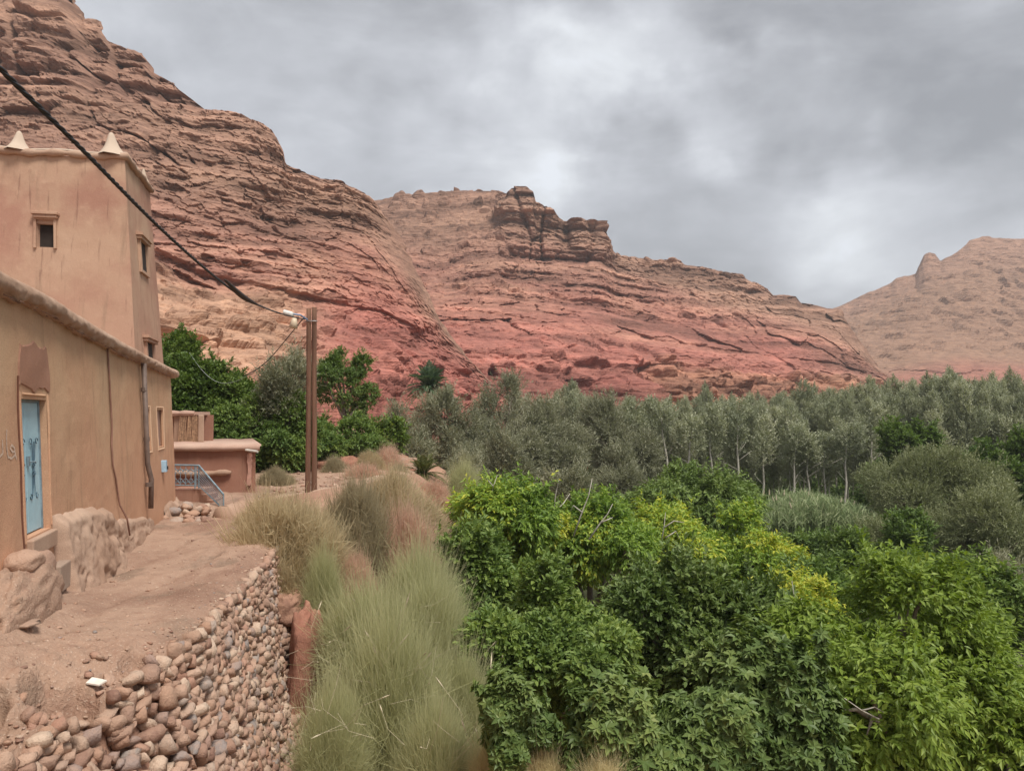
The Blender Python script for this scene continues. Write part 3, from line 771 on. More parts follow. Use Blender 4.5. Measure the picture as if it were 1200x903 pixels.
# loose cobbles along the crumbled rim
nl = 24
ly = r2.uniform(6.0, 8.9, nl); lx = ip(ly, PE) - .02 - .45 * r2.random(nl) ** 1.6
for i in range(nl):
    s = .045 + .05 * r2.random(); k = r2.integers(10)
    o = bpy.data.objects.new('stone', stone_me[k]); col.objects.link(o); o.parent = rw
    p = np.array([lx[i], ly[i], float(path_z(lx[i:i+1], ly[i:i+1])[0]) + s * .25])
    o.location = tuple(p - ORG[rw.name]); o.scale = (s, s * r2.uniform(.7, 1), s * r2.uniform(.55, .85)); o.rotation_euler = (r2.normal() * .4, r2.normal() * .4, r2.uniform(0, 6))
# white shard by the pit
p = WZ(112, 802, -2.78)
sh = MB().add([p + np.array(a) for a in ((-.09, -.02, .03), (.06, -.05, .02), (.10, .03, .04), (-.07, .06, .06), (-.09, -.02, .015), (.06, -.05, .005), (.10, .03, .025), (-.07, .06, .045))], [(0, 1, 2, 3), (7, 6, 5, 4), (0, 4, 5, 1), (1, 5, 6, 2), (2, 6, 7, 3), (3, 7, 4, 0)])
def plain(name, c, rough=.6, metal=0., bump=None, spec=.3, var=.12, sc=6):
    m = Mat(name); n1 = m.noise(sc, 4, .6)
    cc = m.mix(m.rng(n1, .35, .7), tuple(x * (1 - var) for x in c), tuple(min(1, x * (1 + var)) for x in c))
    return m.done(cc, rough, m.bump(n1, .3, bump) if bump else None, metal, spec)
M_white = plain('white_shard', (.74, .68, .60), .6)
tag(sh.build('pottery_shard', M_white, origin=p), 'flat white shard lying beside the eroded pit at the path edge', 'shard')
# clay outcrop where the wall ends
def lump(name, c, r, mat, parent=None, seed=0, amp=.25, nu=28, nv=18, sq=.8, attr=None, fr=1.6, rotz=0., origin=None, smooth=True):
    u = np.linspace(0, 2 * np.pi, nu, endpoint=False); v = np.linspace(-np.pi / 2, np.pi / 2, nv)
    U, V_ = np.meshgrid(u, v)
    sp = lambda a, e: np.sign(a) * np.abs(a) ** e
    x = sp(np.cos(V_), sq) * sp(np.cos(U), sq); y = sp(np.cos(V_), sq) * sp(np.sin(U), sq); z = sp(np.sin(V_), sq)
    d_ = 1 + amp * fbm(x * fr + seed * 3.1, y * fr, z * fr, 5) + .2 * amp * np.tanh(2.5 * fbm(x * fr * 1.4 + seed, y * fr, z * fr * 2, 2))
    P = np.stack([x * d_ * r[0], y * d_ * r[1], z * d_ * r[2]], -1)
    ca, sa = math.cos(rotz), math.sin(rotz)
    P = np.stack([P[..., 0] * ca - P[..., 1] * sa, P[..., 0] * sa + P[..., 1] * ca, P[..., 2]], -1) + np.array(c)
    i = np.arange(nu * nv).reshape(nv, nu); j = np.roll(i, -1, 1)
    Fc = np.stack([i[:-1], j[:-1], j[1:], i[1:]], -1).reshape(-1, 4)
    return build(name, P.reshape(-1, 3), Fc, mat, parent, smooth, attr={'v': np.full(P.size // 3, attr if attr is not None else .5)}, origin=(origin if origin is not None else (c[0], c[1], c[2] - r[2] * .8)))
def clay_mat():
    m = Mat('red_clay'); n1 = m.noise(1.4, 6, .6); n2 = m.noise(9, 6, .65, (1, 1, .6))
    c = m.ramp(n1, [(.3, (.29, .135, .095)), (.55, (.37, .18, .125)), (.8, (.42, .245, .17))])
    c = m.mix(m.rng(n2, .5, .75, 0, .4), c, (.27, .12, .085))
    return m.done(c, .95, m.bump(n2, .7, .08), spec=.1)
M_clay = clay_mat()
tag(lump('clay_bank', W(362, 830, 16.6), (.42, .8, 2.1), M_clay, seed=4, amp=.3, nu=50, nv=40, fr=1.8), 'bare red clay bank at the far corner of the stone wall', 'clay bank')
tag(lump('clay_boulder', W(335, 712, 17.2), (.36, .45, .32), M_mortar, seed=9, amp=.4, nu=50, nv=34, sq=.7), 'big mud block jutting out of the far corner of the stone wall', 'boulder')

# ---------------------------------------------------------------- adobe
def adobe_mat(name, c1, c2, c3, streak=.35, straw=.4, zred=None):
    m = Mat(name)
    n1 = m.noise(.55, 5, .55, (1, 1, .8)); n2 = m.noise(3.2, 6, .65); st = m.noise(3.2, 5, .6, (1, 1, .09)); fl = m.noise(75, 2, .6)
    c = m.ramp(n1, [(.34, c1), (.52, c2), (.68, c3)])
    if zred:
        sx = m.n('ShaderNodeSeparateXYZ'); m.set(sx.inputs[0], m.geo.outputs['Position'])
        hz = m.math('ADD', sx.outputs[2], m.math('MULTIPLY', m.math('SUBTRACT', n1, .5), 3.2))
        c = m.mix(m.rng(hz, zred[0], zred[1], .85, 0), c, zred[2])
    c = m.mix(m.rng(st, .54, .74, 0, streak), c, tuple(x * .62 for x in c2))
    s2_ = m.noise(9, 4, .6, (1, 1, .05)); c = m.mix(m.rng(s2_, .58, .72, 0, streak * .8), c, tuple(x * .55 for x in c1))
    c = m.mix(m.rng(n2, .5, .8, 0, .35), c, tuple(min(1, x * 1.2) for x in c3))
    c = m.mix(m.rng(fl, .56, .72, 0, straw), c, tuple(min(1, x * 1.35) for x in c3))
    c = m.mix(m.rng(fl, .44, .3, 0, straw), c, tuple(x * .6 for x in c1))
    h = m.math('ADD', m.math('MULTIPLY', n2, 1), m.math('MULTIPLY', fl, .35))
    return m.done(c, .95, m.bump(h, .65, .018), spec=.12)
M_adobe = adobe_mat('adobe_ochre', (.50, .30, .185), (.52, .33, .205), (.53, .355, .225), .5, .6, (-1.6, 1.3, (.50, .275, .175)))
M_tower = adobe_mat('adobe_pink', (.37, .20, .145), (.47, .31, .215), (.50, .345, .245), .75, .3, (-1, 6.5, (.44, .245, .18)))
M_annex = adobe_mat('adobe_terracotta', (.30, .150, .105), (.335, .175, .125), (.33, .20, .14), .35, .25)
M_mud = adobe_mat('mud_render', (.34, .215, .15), (.41, .275, .20), (.47, .33, .245), .1, .5)
M_patch = adobe_mat('patch_render', (.34, .18, .12), (.36, .195, .135), (.38, .21, .15), .1, .3)
M_frame = adobe_mat('smooth_surround', (.54, .34, .22), (.56, .37, .245), (.55, .38, .26), .1, .1)
M_concrete = adobe_mat('weathered_concrete', (.27, .18, .13), (.33, .235, .18), (.36, .27, .21), .3, .3)
M_dark = plain('dark_interior', (.035, .026, .022), .9)

hs = thing('adobe_house', (*HP(6., -3.)[:2], -3.0), 'long low ochre adobe house with a blue metal door facing the path', 'house')
S0, S1 = -8.0, HS(203) + .1
S1 = 13.9
ROOF = [(-8, 1.95)] + [(HS(a_), float(HZ(a_, b2)) - .05) for a_, b2 in ((0, 329), (60, 359), (110, 389), (130, 401), (170, 421), (203, 437))]
def roofz(s): return ip(s, ROOF)
dS = (HS(32), HS(59.5)); dZ = (-1.66, float(HZ(50, 468)))
w1 = (8.75, 9.55); w2 = (10.75, 11.75)
wz = (float(HZ(190, 523)), float(HZ(190, 480)))
OPEN = [(dS[0], dS[1], dZ[0], dZ[1]), (w1[0], w1[1], wz[0], wz[1]), (w2[0], w2[1], wz[0], wz[1])]
def brk(a, b, cuts, step):
    pts = sorted({round(float(c), 5) for c in cuts} | {a, b}); out = []
    for p, q in zip(pts[:-1], pts[1:]):
        k = max(1, int(round((q - p) / step))); out += list(np.linspace(p, q, k, endpoint=False))
    return np.array(out + [b])
ss = brk(S0, S1, [c for o_ in OPEN for c in o_[:2]], .13)
zz = brk(-4.0, .95, [c for o_ in OPEN for c in o_[2:]], .13)
SS, ZZ = np.meshgrid(ss, zz)
top = roofz(ss)
# rows above .95 stretch to the roof line
kk = np.linspace(0, 1, 8)[1:]
ZZ = np.vstack([ZZ, .95 + (top - .95)[None] * kk[:, None]]); SS = np.vstack([SS, np.broadcast_to(ss, (7, len(ss)))])
cornr = -.25 * sstep(S1 - .22, S1, SS) ** 2
Pf = HP(SS, ZZ, cornr)
fc = gridfaces(len(ss), SS.shape[0])
cs = (SS.ravel()[fc].mean(1), ZZ.ravel()[fc].mean(1)); keep = np.ones(len(fc), bool)
for (a_, b2, c_, d_) in OPEN: keep &= ~((cs[0] > a_) & (cs[0] < b2) & (cs[1] > c_) & (cs[1] < d_))
Vw = Pf.reshape(-1, 3); Fw = fc[keep]
# reveals of the openings
ex = []; exf = []; n0 = len(Vw)
for (a_, b2, c_, d_), dep in zip(OPEN, (.165, .09, .09)):
    P4 = [HP(a_, c_), HP(b2, c_), HP(b2, d_), HP(a_, d_)]; Q4 = [HP(a_, c_, -dep), HP(b2, c_, -dep), HP(b2, d_, -dep), HP(a_, d_, -dep)]
    ex += P4 + Q4
    for i in range(4): j = (i + 1) % 4; exf.append([n0 + i, n0 + 4 + i, n0 + 4 + j, n0 + j])
    n0 += 8
# end wall and back
ends = [HP(S1, z_, -.25) for z_ in (-4, .95, float(top[-1]))]; back = np.array([*(-HN * 5.5), 0])
e2 = [p + back for p in ends]
ex += ends + e2; exf += [[n0, n0 + 3, n0 + 4, n0 + 1], [n0 + 1, n0 + 4, n0 + 5, n0 + 2]]
Vw = np.vstack([Vw, np.array(ex)]); Fw = np.vstack([Fw, np.array(exf)])
build('wall', Vw, Fw, M_adobe, hs, smooth=False)
rf = MB(); rs = np.linspace(S0, S1, 12)
for a_, b2 in zip(rs[:-1], rs[1:]):
    q = [HP(a_, roofz(a_), -.02), HP(b2, roofz(b2), -.02)]
    rf.add([q[0] - (0, 0, .02), q[1] - (0, 0, .02), q[1] + back - (0, 0, .05), q[0] + back - (0, 0, .05)], [(0, 1, 2, 3)])
rf.build('roof', M_mud, hs)
# rolled mud parapet
sr = np.linspace(S0, S1 + .28, 620); th = np.linspace(0, 2 * np.pi, 24, endpoint=False)
SR, TH = np.meshgrid(sr, th, indexing='ij')
rad = .165 * (1 + .16 * fbm(SR * 1.2, np.cos(TH), np.sin(TH), 4) + .14 * fbm(SR * 7, np.cos(TH) * 2.5, np.sin(TH) * 2.5, 4) * (1.3 - np.sin(TH))) * np.sqrt(np.clip(1 - ((SR - S1 - .05) / .24).clip(0, 1) ** 2, .02, 1))
hang = 1 + .3 * sstep(.2, -1, np.sin(TH)) * fbm(SR * 5, TH * 2, 0 * SR, 4)
b0 = HP(SR, roofz(SR) + .05, .02)
Pr = b0 + (np.cos(TH) * rad * 1.05 * hang)[..., None] * np.array([*HN, 0]) + (np.sin(TH) * rad * .85 * hang)[..., None] * np.array([0, 0, 1])
i = np.arange(SR.size).reshape(SR.shape); j = np.roll(i, -1, 1)
build('parapet', Pr.reshape(-1, 3), np.stack([i[:-1], i[1:], j[1:], j[:-1]], -1).reshape(-1, 4), M_mud, hs, smooth=True)
# eaves thatch of twigs under the parapet
tw_ = MB(); r3 = np.random.default_rng(8)
for _ in range(150):
    s = r3.uniform(-2, 13.6); p = HP(s, roofz(s) - .09 - .04 * r3.random(), .10 + .06 * r3.random())
    q = p + np.array([HD[0], HD[1], 0]) * r3.uniform(.06, .22) + np.array([0, 0, -.01 * r3.random()])
    tw_.tube([p, q], .007, 4)
M_twig = plain('dry_twigs', (.20, .12, .085), .9)
o = tw_.build('eaves_twigs', M_twig, hs); o['kind'] = 'stuff'

# plinth: eroded render apron at the foot of the wall
sp_ = np.linspace(.85, 9.2, 230); vp = np.linspace(0, 1, 60)
SP, VP = np.meshgrid(sp_, vp)
ztop = np.interp(SP, [.85, 2.2, 4.2, 4.9, 6.5, 9.2], [-1.50, -1.52, -1.78, -2.1, -2.25, -2.6]) + .07 * fbm(SP * 2, 0 * SP, 0 * SP, 3)
zbot = -3.25
Zp = ztop + (zbot - ztop) * VP
prof = .13 * sstep(0, .1, VP) + .30 * VP ** 1.2
prof = prof + .035 * fbm(SP * 5, Zp * 7, 2 + 0 * SP, 5) - .08 * sstep(.0, .5, fbm(SP * 1.4, Zp * 3.2, 3 + 0 * SP, 4)) * sstep(.15, .3, VP) + .05 * fbm(SP * 5, VP * 7, 0 * SP, 4)
prof = prof * np.interp(SP, [.85, .95, 4.0, 5.2, 9.2], [.0, 1, 1, .55, .35]) - .04 * (VP < .01)
build('plinth', HP(SP, Zp, prof).reshape(-1, 3), gridfaces(len(sp_), len(vp))[:, ::-1], M_mud, hs, smooth=True)
sp2 = np.linspace(11.2, 14.3, 60); vp = np.linspace(0, 1, 26)
SP, VP = np.meshgrid(sp2, vp)
Zp = -2.55 - .9 * VP + .15 * fbm(SP * 1.3, 0 * SP, 0 * SP, 2)
prof = (.1 * sstep(0, .15, VP) + .55 * VP ** 1.5) * np.interp(SP, [11.2, 12, 13.6, 14.3], [.3, 1, 1, .4]) + .06 * fbm(SP * 3, VP * 5, 0 * SP, 4) - .03
build('plinth', HP(SP, Zp, prof).reshape(-1, 3), gridfaces(len(sp2), len(vp))[:, ::-1], M_mud, hs, smooth=True)
# door surround, patch
def strip(name, poly, out, mat, thick=.012, parent=hs):
    """flat raised patch on the wall: polygon in (s,z)"""
    m = MB(); n = len(poly)
    A = [HP(s, z, out) for s, z in poly]; B = [HP(s, z, out - thick - .03) for s, z in poly]
    m.add(A + B, [tuple(range(n))[::-1]] + [(i, (i + 1) % n, n + (i + 1) % n, n + i) for i in range(n)])
    return m.build(name, mat, parent)
r4 = np.random.default_rng(4)
def ragged(x0, x1, z0, z1, a=.03, n=7):
    P = []
    for (p, q) in (((x0, z0), (x1, z0)), ((x1, z0), (x1, z1)), ((x1, z1), (x0, z1)), ((x0, z1), (x0, z0))):
        for k in range(n):
            f = k / n; P.append((p[0] + (q[0] - p[0]) * f + a * r4.normal() * .5, p[1] + (q[1] - p[1]) * f + a * r4.normal() * .5))
    return P
def skin(name, s0, s1, z0, z1, out, mat, rag=0.):
    """a thin coat that follows the uneven wall"""
    ns_ = max(3, int((s1 - s0) / .045)); nz_ = max(3, int((z1 - z0) / .045))
    S_, Z_ = np.meshgrid(np.linspace(s0, s1, ns_), np.linspace(z0, z1, nz_))
    a_ = (S_ - s0) / (s1 - s0) - .5; b_2 = (Z_ - z0) / (z1 - z0) - .5
    S2 = S_ + rag * a_ * 2 * fbm(Z_ * 3, 0 * Z_, 0 * Z_, 3); Z2_ = Z_ + rag * b_2 * 2 * fbm(S_ * 5, 0 * Z_ + 4, 0 * Z_, 3)
    e = np.maximum(np.abs(a_), np.abs(b_2)) >= .499
    return build(name, HP(S2, Z2_, np.where(e, -.03, out)).reshape(-1, 3), gridfaces(ns_, nz_)[:, ::-1], mat, hs)
skin('plaster_patch', HS(28.5), HS(63), float(HZ(45, 458)), float(HZ(45, 402)), .016, M_patch, .12)
fw = .12
for (a_, b2, c_, d_) in ((dS[0] - fw * 1.3, dS[0] - .005, dZ[0] - .1, dZ[1] + fw), (dS[1] + .005, dS[1] + fw * .6, dZ[0], dZ[1] + fw), (dS[0] - .004, dS[1] + .004, dZ[1] + .004, dZ[1] + fw)):
    skin('door_surround', a_, b2, c_, d_, .02, M_adobe)
# crack left of the surround
M_crack = plain('crack', (.16, .07, .045), .95)
cr_ = MB(); cr_.tube([HP(dS[0] - fw * 1.3 - .012, z_, .012) for z_ in np.linspace(dZ[0] - .1, dZ[1] + .3, 12)], .012, 5); cr_.build('crack', M_crack, hs)
# window surrounds and shutters
M_shut = plain('window_panel', (.33, .21, .165), .8, var=.1)
for (a_, b2) in (w1, w2):
    f = .13
    for rect in (((a_ - f, wz[0] - f), (a_ - .004, wz[1] + f)), ((b2 + .004, wz[0] - f), (b2 + f, wz[1] + f)), ((a_ - .002, wz[1] + .004), (b2 + .002, wz[1] + f)), ((a_ - .002, wz[0] - f), (b2 + .002, wz[0] - .004))):
        (x0, z0), (x1, z1) = rect
        skin('window_surround', x0, x1, z0, z1, .022, M_frame)
    wn_ = MB(); wn_.add([HP(a_, wz[0], -.085), HP(b2, wz[0], -.085), HP(b2, wz[1], -.085), HP(a_, wz[1], -.085)], [(3, 2, 1, 0)])
    wo = wn_.build('window', M_shut, hs)
    fr = MB()
    for (x0, z0, x1, z1) in ((a_, wz[0], a_ + .05, wz[1]), (b2 - .05, wz[0], b2, wz[1]), ((a_ + b2) / 2 - .02, wz[0], (a_ + b2) / 2 + .02, wz[1])):
        A = [HP(x0, z0, -.05), HP(x1, z0, -.05), HP(x1, z1, -.05), HP(x0, z1, -.05)]; fr.add(A, [(3, 2, 1, 0)])
    fr.build('window_frame', M_annex, wo)
# blue metal door
M_blue = plain('blue_paint', (.33, .52, .60), .45, var=.06, spec=.45)
M_bluegrey = plain('faded_blue_paint', (.20, .27, .31), .5, var=.2, spec=.4)
M_iron = plain('dark_scrollwork', (.07, .12, .16), .5)
def dp(s, z, out=0): return HP(s, z, -.125 + out)
def slab(s0, s1, z0, z1, o0, o1):
    m = MB(); A = [dp(s, z, o) for o in (o0, o1) for (s, z) in ((s0, z0), (s1, z0), (s1, z1), (s0, z1))]
    return m.add(A, [(0, 1, 2, 3), (7, 6, 5, 4), (0, 4, 5, 1), (1, 5, 6, 2), (2, 6, 7, 3), (3, 7, 4, 0)])
sm = dS[0] + .44
door = slab(sm + .006, dS[1] - .045, dZ[0] + .02, dZ[1] - .045, -.02, .02).build('door', M_blue, hs, bevel=.004)
dl = slab(dS[0] + .04, sm - .006, dZ[0] + .02, dZ[1] - .045, -.02, .02).build('door', M_blue, hs, bevel=.004)
fr = MB()
for (a_, b2, c_, d_) in ((dS[0], dS[0] + .035, dZ[0], dZ[1]), (dS[1] - .04, dS[1], dZ[0], dZ[1]), (dS[0] + .035, dS[1] - .04, dZ[1] - .04, dZ[1])):
    q = slab(a_, b2, c_, d_, -.03, .035); fr.add(q.v, q.f)
fr.build('door_frame', M_bluegrey, hs)
hb = MB(); hb.add(*((lambda q: (q.v, q.f))(slab(sm + .01, sm + .07, -.72, -.58, .02, .05)))); hb.tube([dp(sm + .04, -.66, .05), dp(sm + .04, -.66, .10), dp(sm + .12, -.66, .10)], .011, 6)
hb.build('handle', M_bluegrey, door)
def scroll(m, s, z, r, sgn=1, up=1):
    pts = []
    for k in range(16):
        a_ = k / 15 * 1.7 * math.pi; rr_ = r * (1 - .55 * k / 15); pts.append(dp(s + sgn * rr_ * math.cos(a_), z + up * rr_ * math.sin(a_), .035))
    m.tube(pts, .007, 4)
for dd, ctr, wd in ((door, (sm + dS[1] - .04) / 2, .17), (dl, (dS[0] + .04 + sm) / 2, .09)):
    m = MB(); lo, hi = float(HZ(42, 583)), float(HZ(42, 518)); mid = (lo + hi) / 2
    for sg in (-1, 1):
        scroll(m, ctr + sg * wd * .75, hi, .055, sg, 1); scroll(m, ctr + sg * wd * .75, lo, .055, sg, -1)
        scroll(m, ctr + sg * .04, mid + .06, .04, sg, 1); scroll(m, ctr + sg * .04, mid - .06, .04, sg, -1)
        m.tube([dp(ctr + sg * wd * .45, lo, .03), dp(ctr + sg * wd * .3, mid - .2, .03), dp(ctr + sg * .02, mid, .03), dp(ctr + sg * wd * .3, mid + .2, .03), dp(ctr + sg * wd * .45, hi, .03)], .007, 4)
    m.tube([dp(ctr, lo, .03), dp(ctr, hi, .03)], .007, 4)
    m.build('scrollwork', M_iron, dd)
# faint painted lettering left of the door
M_paint = plain('chalky_paint', (.60, .46, .36), .9)
gm = MB()
for st in ([(-1, 530), (3, 535), (7, 531), (6.5, 515)], [(12.5, 503), (11.5, 512), (11.5, 524), (13, 536)], [(13, 535), (17, 537), (21.5, 533), (21, 525), (17.5, 521), (15.5, 525), (18, 529), (21.5, 529)], [(21.5, 530), (23, 538)], [(2, 523), (3, 526)]):
    pts = [HP(HS(a_), float(HZ(a_, b2)), .0) for a_, b2 in st]
    fine = []
    for p, q in zip(pts[:-1], pts[1:]):
        for k in range(6): fine.append(p + (q - p) * k / 6)
    fine.append(pts[-1]); L0 = []
    for k, p in enumerate(fine):
        t_ = fine[min(k + 1, len(fine) - 1)] - fine[max(k - 1, 0)]; t_ /= np.linalg.norm(t_) + 1e-9
        sd_ = np.cross(t_, np.array([*HN, .0])); wv = .014 + .006 * math.sin(k * 2.1)
        L0 += [p + sd_ * wv + np.array([*HN, 0]) * .006, p - sd_ * wv + np.array([*HN, 0]) * .006]
    gm.add(L0, [(2 * k, 2 * k + 1, 2 * k + 3, 2 * k + 2) for k in range(len(fine) - 1)])
gm.build('painted_lettering', M_paint, hs)
# drain pipe, cable conduit, meter box
M_pipe = plain('drain_pipe', (.15, .105, .085), .55, var=.15)
pm = MB(); zt_ = float(roofz(8.3)); lowp = HP(8.45, float(HZ(171, 594)), .12)
pm.tube([HP(8.25, zt_ - .08, .12), HP(8.35, -1.2, .10), lowp + np.array([0, 0, .7]), lowp], .06, 10)
pp_ = pm.build('drain_pipe', M_pipe, hs, smooth=True)
for z_ in (.6, -.6, -1.7):
    cm = MB(); cm.tube([HP(8.28 + (z_ < 0) * .06, z_ + .05, .10), HP(8.28 + (z_ < 0) * .06, z_ - .05, .10)], .073, 10); cm.build('collar', M_pipe, pp_)
M_con = plain('conduit', (.26, .14, .10), .8)
cn = MB(); cn.tube([HP(HS(a_), float(HZ(a_, b2)), .03) for a_, b2 in ((129.5, 408), (130.5, 440), (132, 470), (133, 500), (131.5, 520), (132, 545), (134, 560), (136, 580))] + [HP(5.30, -1.85, .05), HP(5.42, -2.15, .14), HP(5.5, -2.5, .16)], .018, 6); cn.build('conduit', M_con, hs, smooth=True)
sB = HS(190); zB = float(HZ(190, 546))
def wslab(s0, s1, z0, z1, o0, o1):
    m = MB(); A = [HP(s, z, o) for o in (o0, o1) for (s, z) in ((s0, z0), (s1, z0), (s1, z1), (s0, z1))]
    return m.add(A, [(0, 1, 2, 3), (7, 6, 5, 4), (0, 4, 5, 1), (1, 5, 6, 2), (2, 6, 7, 3), (3, 7, 4, 0)])
M_mbox = plain('meter_box_paint', (.34, .50, .62), .5)
mb_ = wslab(sB - .14, sB + .14, zB - .16, zB + .16, -.02, .12).build('meter_box', M_mbox, hs, bevel=.01)
wslab(sB + .0, sB + .10, zB - .09, zB + .0, .125, .15).build('meter_window', M_dark, mb_)

# step and boulders by the door
stp = MB(); c0 = W(70, 657, 10.75)
stp.box((*c0[:2], c0[2] - .22), (*(HD * .27), 0), (*(HN * .08), 0), (0, 0, .19))
tag(stp.build('concrete_step', M_concrete, origin=(*c0[:2], -2.6), bevel=.02), 'grey concrete block step on the path right of the blue door', 'step')
thr = MB(); c0 = HP((dS[0] + dS[1]) / 2, -1.9, .0)
thr.box((*HP(.23, -1.9, -.03)[:2], -1.80), (*(HD * .56), 0), (*(HN * .10), 0), (0, 0, .12))
tag(thr.build('door_sill', M_mud, origin=(*c0[:2], -2), bevel=.02), 'worn grey threshold slab under the blue door', 'doorstep')
o = lump('mud_bank', HP(-1.3, -2.45, .12), (.34, 1.2, .55), M_dirt, seed=2, amp=.22, nu=90, nv=50, rotz=.29, fr=3.2)
tag(o, 'lumpy mud bank heaped under the wall left of the blue door', 'mud bank')
o = lump('boulder', W(26, 658, 9.55), (.22, .30, .14), M_stone, seed=5, amp=.2, nu=30, nv=18, sq=.85, attr=.60, rotz=.3)
tag(o, 'large smooth pale boulder set in the mud left of the door', 'boulder')
o = lump('boulder', W(50, 664, 10.0), (.14, .18, .22), M_stone, seed=6, amp=.2, nu=30, nv=18, sq=.85, attr=.15, rotz=.3)
tag(o, 'brown boulder between the mud bank and the concrete step', 'boulder')

# ---------------------------------------------------------------- tower house behind
tz = 6.8; A0 = np.array([-10.33, 20.0]); fd = np.array([1, .16]); fd /= np.linalg.norm(fd); sdv = np.array([-.25, 1]); sdv /= np.linalg.norm(sdv)
TL, TD = 8.5, 3.05
def TP(u, v, z):
    """u: along the front from the corner to the left; v: along the right side from the corner, z; walls batter outward downwards"""
    bt = .082 * (tz - z); c0 = A0 - fd * u + sdv * v
    fu = 1 - 2 * min(1, u / TL); fv = 1 - 2 * min(1, v / TD)
    c0 = c0 + fd * bt * fu - sdv * bt * fv * .7
    return np.array([c0[0], c0[1], z])
tw = thing('adobe_tower', (*TP(4, 0, -3)[:2], -3), 'tall tapering pink adobe tower house with white pointed finials on its roof', 'house')
m = MB(); zs = np.linspace(-3.3, tz, 12)
def ring(z): return [TP(0, 0, z), TP(0, TD, z), TP(TL, TD, z), TP(TL, 0, z)]
fwU = (A0[0] - 0, 0)
# front wall with window opening
def Tinv(px, py):
    # front face: find u,z
    best = None
    z = 4.0; u = 3.0
    for _ in range(30):
        P = TP(u, 0, z); a, b2, _z = proj(P)
        u += (a - px) * _z / F * .9; z -= (py - b2) * _z / F * .9
    return u, z
uW, zW = Tinv(53.5, 276); uW0, zW0 = Tinv(64, 290); uW1, zW1 = Tinv(43.5, 262)
us = brk(0, TL, [uW0, uW1], .35); zz2 = brk(-3.3, tz, [zW0, zW1], .35)
UU, Z2 = np.meshgrid(us, zz2)
def TPf(u, z):
    p = TP(u, 0, z); return p + np.array([0, -1, 0]) * (.05 * float(fbm(np.array(u / 1.5), np.array(z / 1.5), np.array(1.), 3)))
Pt = np.array([[TPf(u, z) for u in us] for z in zz2]); fc = gridfaces(len(us), len(zz2))
cu, cz = UU.ravel()[fc].mean(1), Z2.ravel()[fc].mean(1)
fc = fc[~((cu > uW0) & (cu < uW1) & (cz > zW0) & (cz < zW1))]
Vt = Pt.reshape(-1, 3); n0 = len(Vt)
cw = [(uW0, zW0), (uW1, zW0), (uW1, zW1), (uW0, zW1)]
ex = [TPf(*c) for c in cw] + [TPf(*c) + np.array([.007, .13, 0]) for c in cw]
exf = [[n0 + i, n0 + (i + 1) % 4, n0 + 4 + (i + 1) % 4, n0 + 4 + i] for i in range(4)]
Vt = np.vstack([Vt, np.array(ex)]); ft = np.vstack([fc, np.array(exf)]); n0 = len(Vt)
# side, back, left faces
vs = np.linspace(0, TD, 9)
P2 = np.array([[TP(0, v, z) if v > 0 else TPf(0, z) for v in vs] for z in zz2]); Vt = np.vstack([Vt, P2.reshape(-1, 3)]); ft = np.vstack([ft, gridfaces(len(vs), len(zz2)) + n0]); n0 = len(Vt)
P3 = np.array([[TP(u, TD, z) for u in (0, TL)] for z in zz2]); Vt = np.vstack([Vt, P3.reshape(-1, 3)]); ft = np.vstack([ft, gridfaces(2, len(zz2)) + n0]); n0 = len(Vt)
P4 = np.array([[TP(TL, v, z) for v in (0, TD)] for z in zz2]); Vt = np.vstack([Vt, P4.reshape(-1, 3)]); ft = np.vstack([ft, gridfaces(2, len(zz2)) + n0])
build('wall', Vt, ft, M_tower, tw)
rfm = MB(); rfm.add([p - np.array([0, 0, .02]) for p in ring(tz)], [(0, 1, 2, 3)]); rfm.build('roof', M_mud, tw)
M_lime = adobe_mat('lime_render', (.46, .36, .275), (.54, .43, .34), (.50, .40, .31), .1, .15)
# parapet cornice
pc = MB()
rp = [TP(TL, 0, tz), TP(0, 0, tz), TP(0, TD, tz), TP(TL, TD, tz)]
cpts = []
for p, q in zip(rp[:-1], rp[1:]):
    k = max(4, int(np.linalg.norm(q - p) / .18)); cpts += [p + (q - p) * t_ / k for t_ in range(k)]
cpts.append(rp[-1])
cen = TP(TL / 2, TD / 2, tz)
cpts = [p + (p - cen) / np.linalg.norm(p - cen) * .05 + np.array([0, 0, .05 + .02 * math.sin(i * .7)]) for i, p in enumerate(cpts)]
pc.tube(cpts, [.085 + .018 * math.sin(i * 1.9) + .01 * math.sin(i * 4.3) for i in range(len(cpts))], 10); pc.build('cornice', M_mud, tw, smooth=True)
pc2 = MB(); pc2.tube([p + np.array([0, 0, .075]) for p in cpts], .04, 8); pc2.build('coping', M_lime, tw, smooth=True)
# finials
def finial(p, h, w):
    prof = [(0, 1), (.08, .9), (.2, .72), (.4, .50), (.6, .36), (.78, .26), (.9, .19), (.97, .12), (1, .02)]; m = MB()
    n = 12; V = []
    for i, (t_, r) in enumerate(prof):
        for j in range(n):
            a_ = 2 * math.pi * j / n; q = .9 + .1 * math.cos(4 * a_)
            V.append(p + np.array([w * r * q * math.cos(a_) + .02 * math.sin(3 * t_ * h + p[0]), w * r * q * math.sin(a_), t_ * h]))
    m.add(V, [(i * n + j, i * n + (j + 1) % n, (i + 1) * n + (j + 1) % n, (i + 1) * n + j) for i in range(len(prof) - 1) for j in range(n)] + [tuple((len(prof) - 1) * n + j for j in range(n))])
    return m.build('finial', M_lime, tw, smooth=True)
finial(TP(2.65, .12, tz + .08), .56, .40); finial(TP(.36, .12, tz + .08), .66, .42); finial(TP(.12, TD - .3, tz + .1), .5, .22); finial(TP(TL - .3, .1, tz + .1), .55, .3)
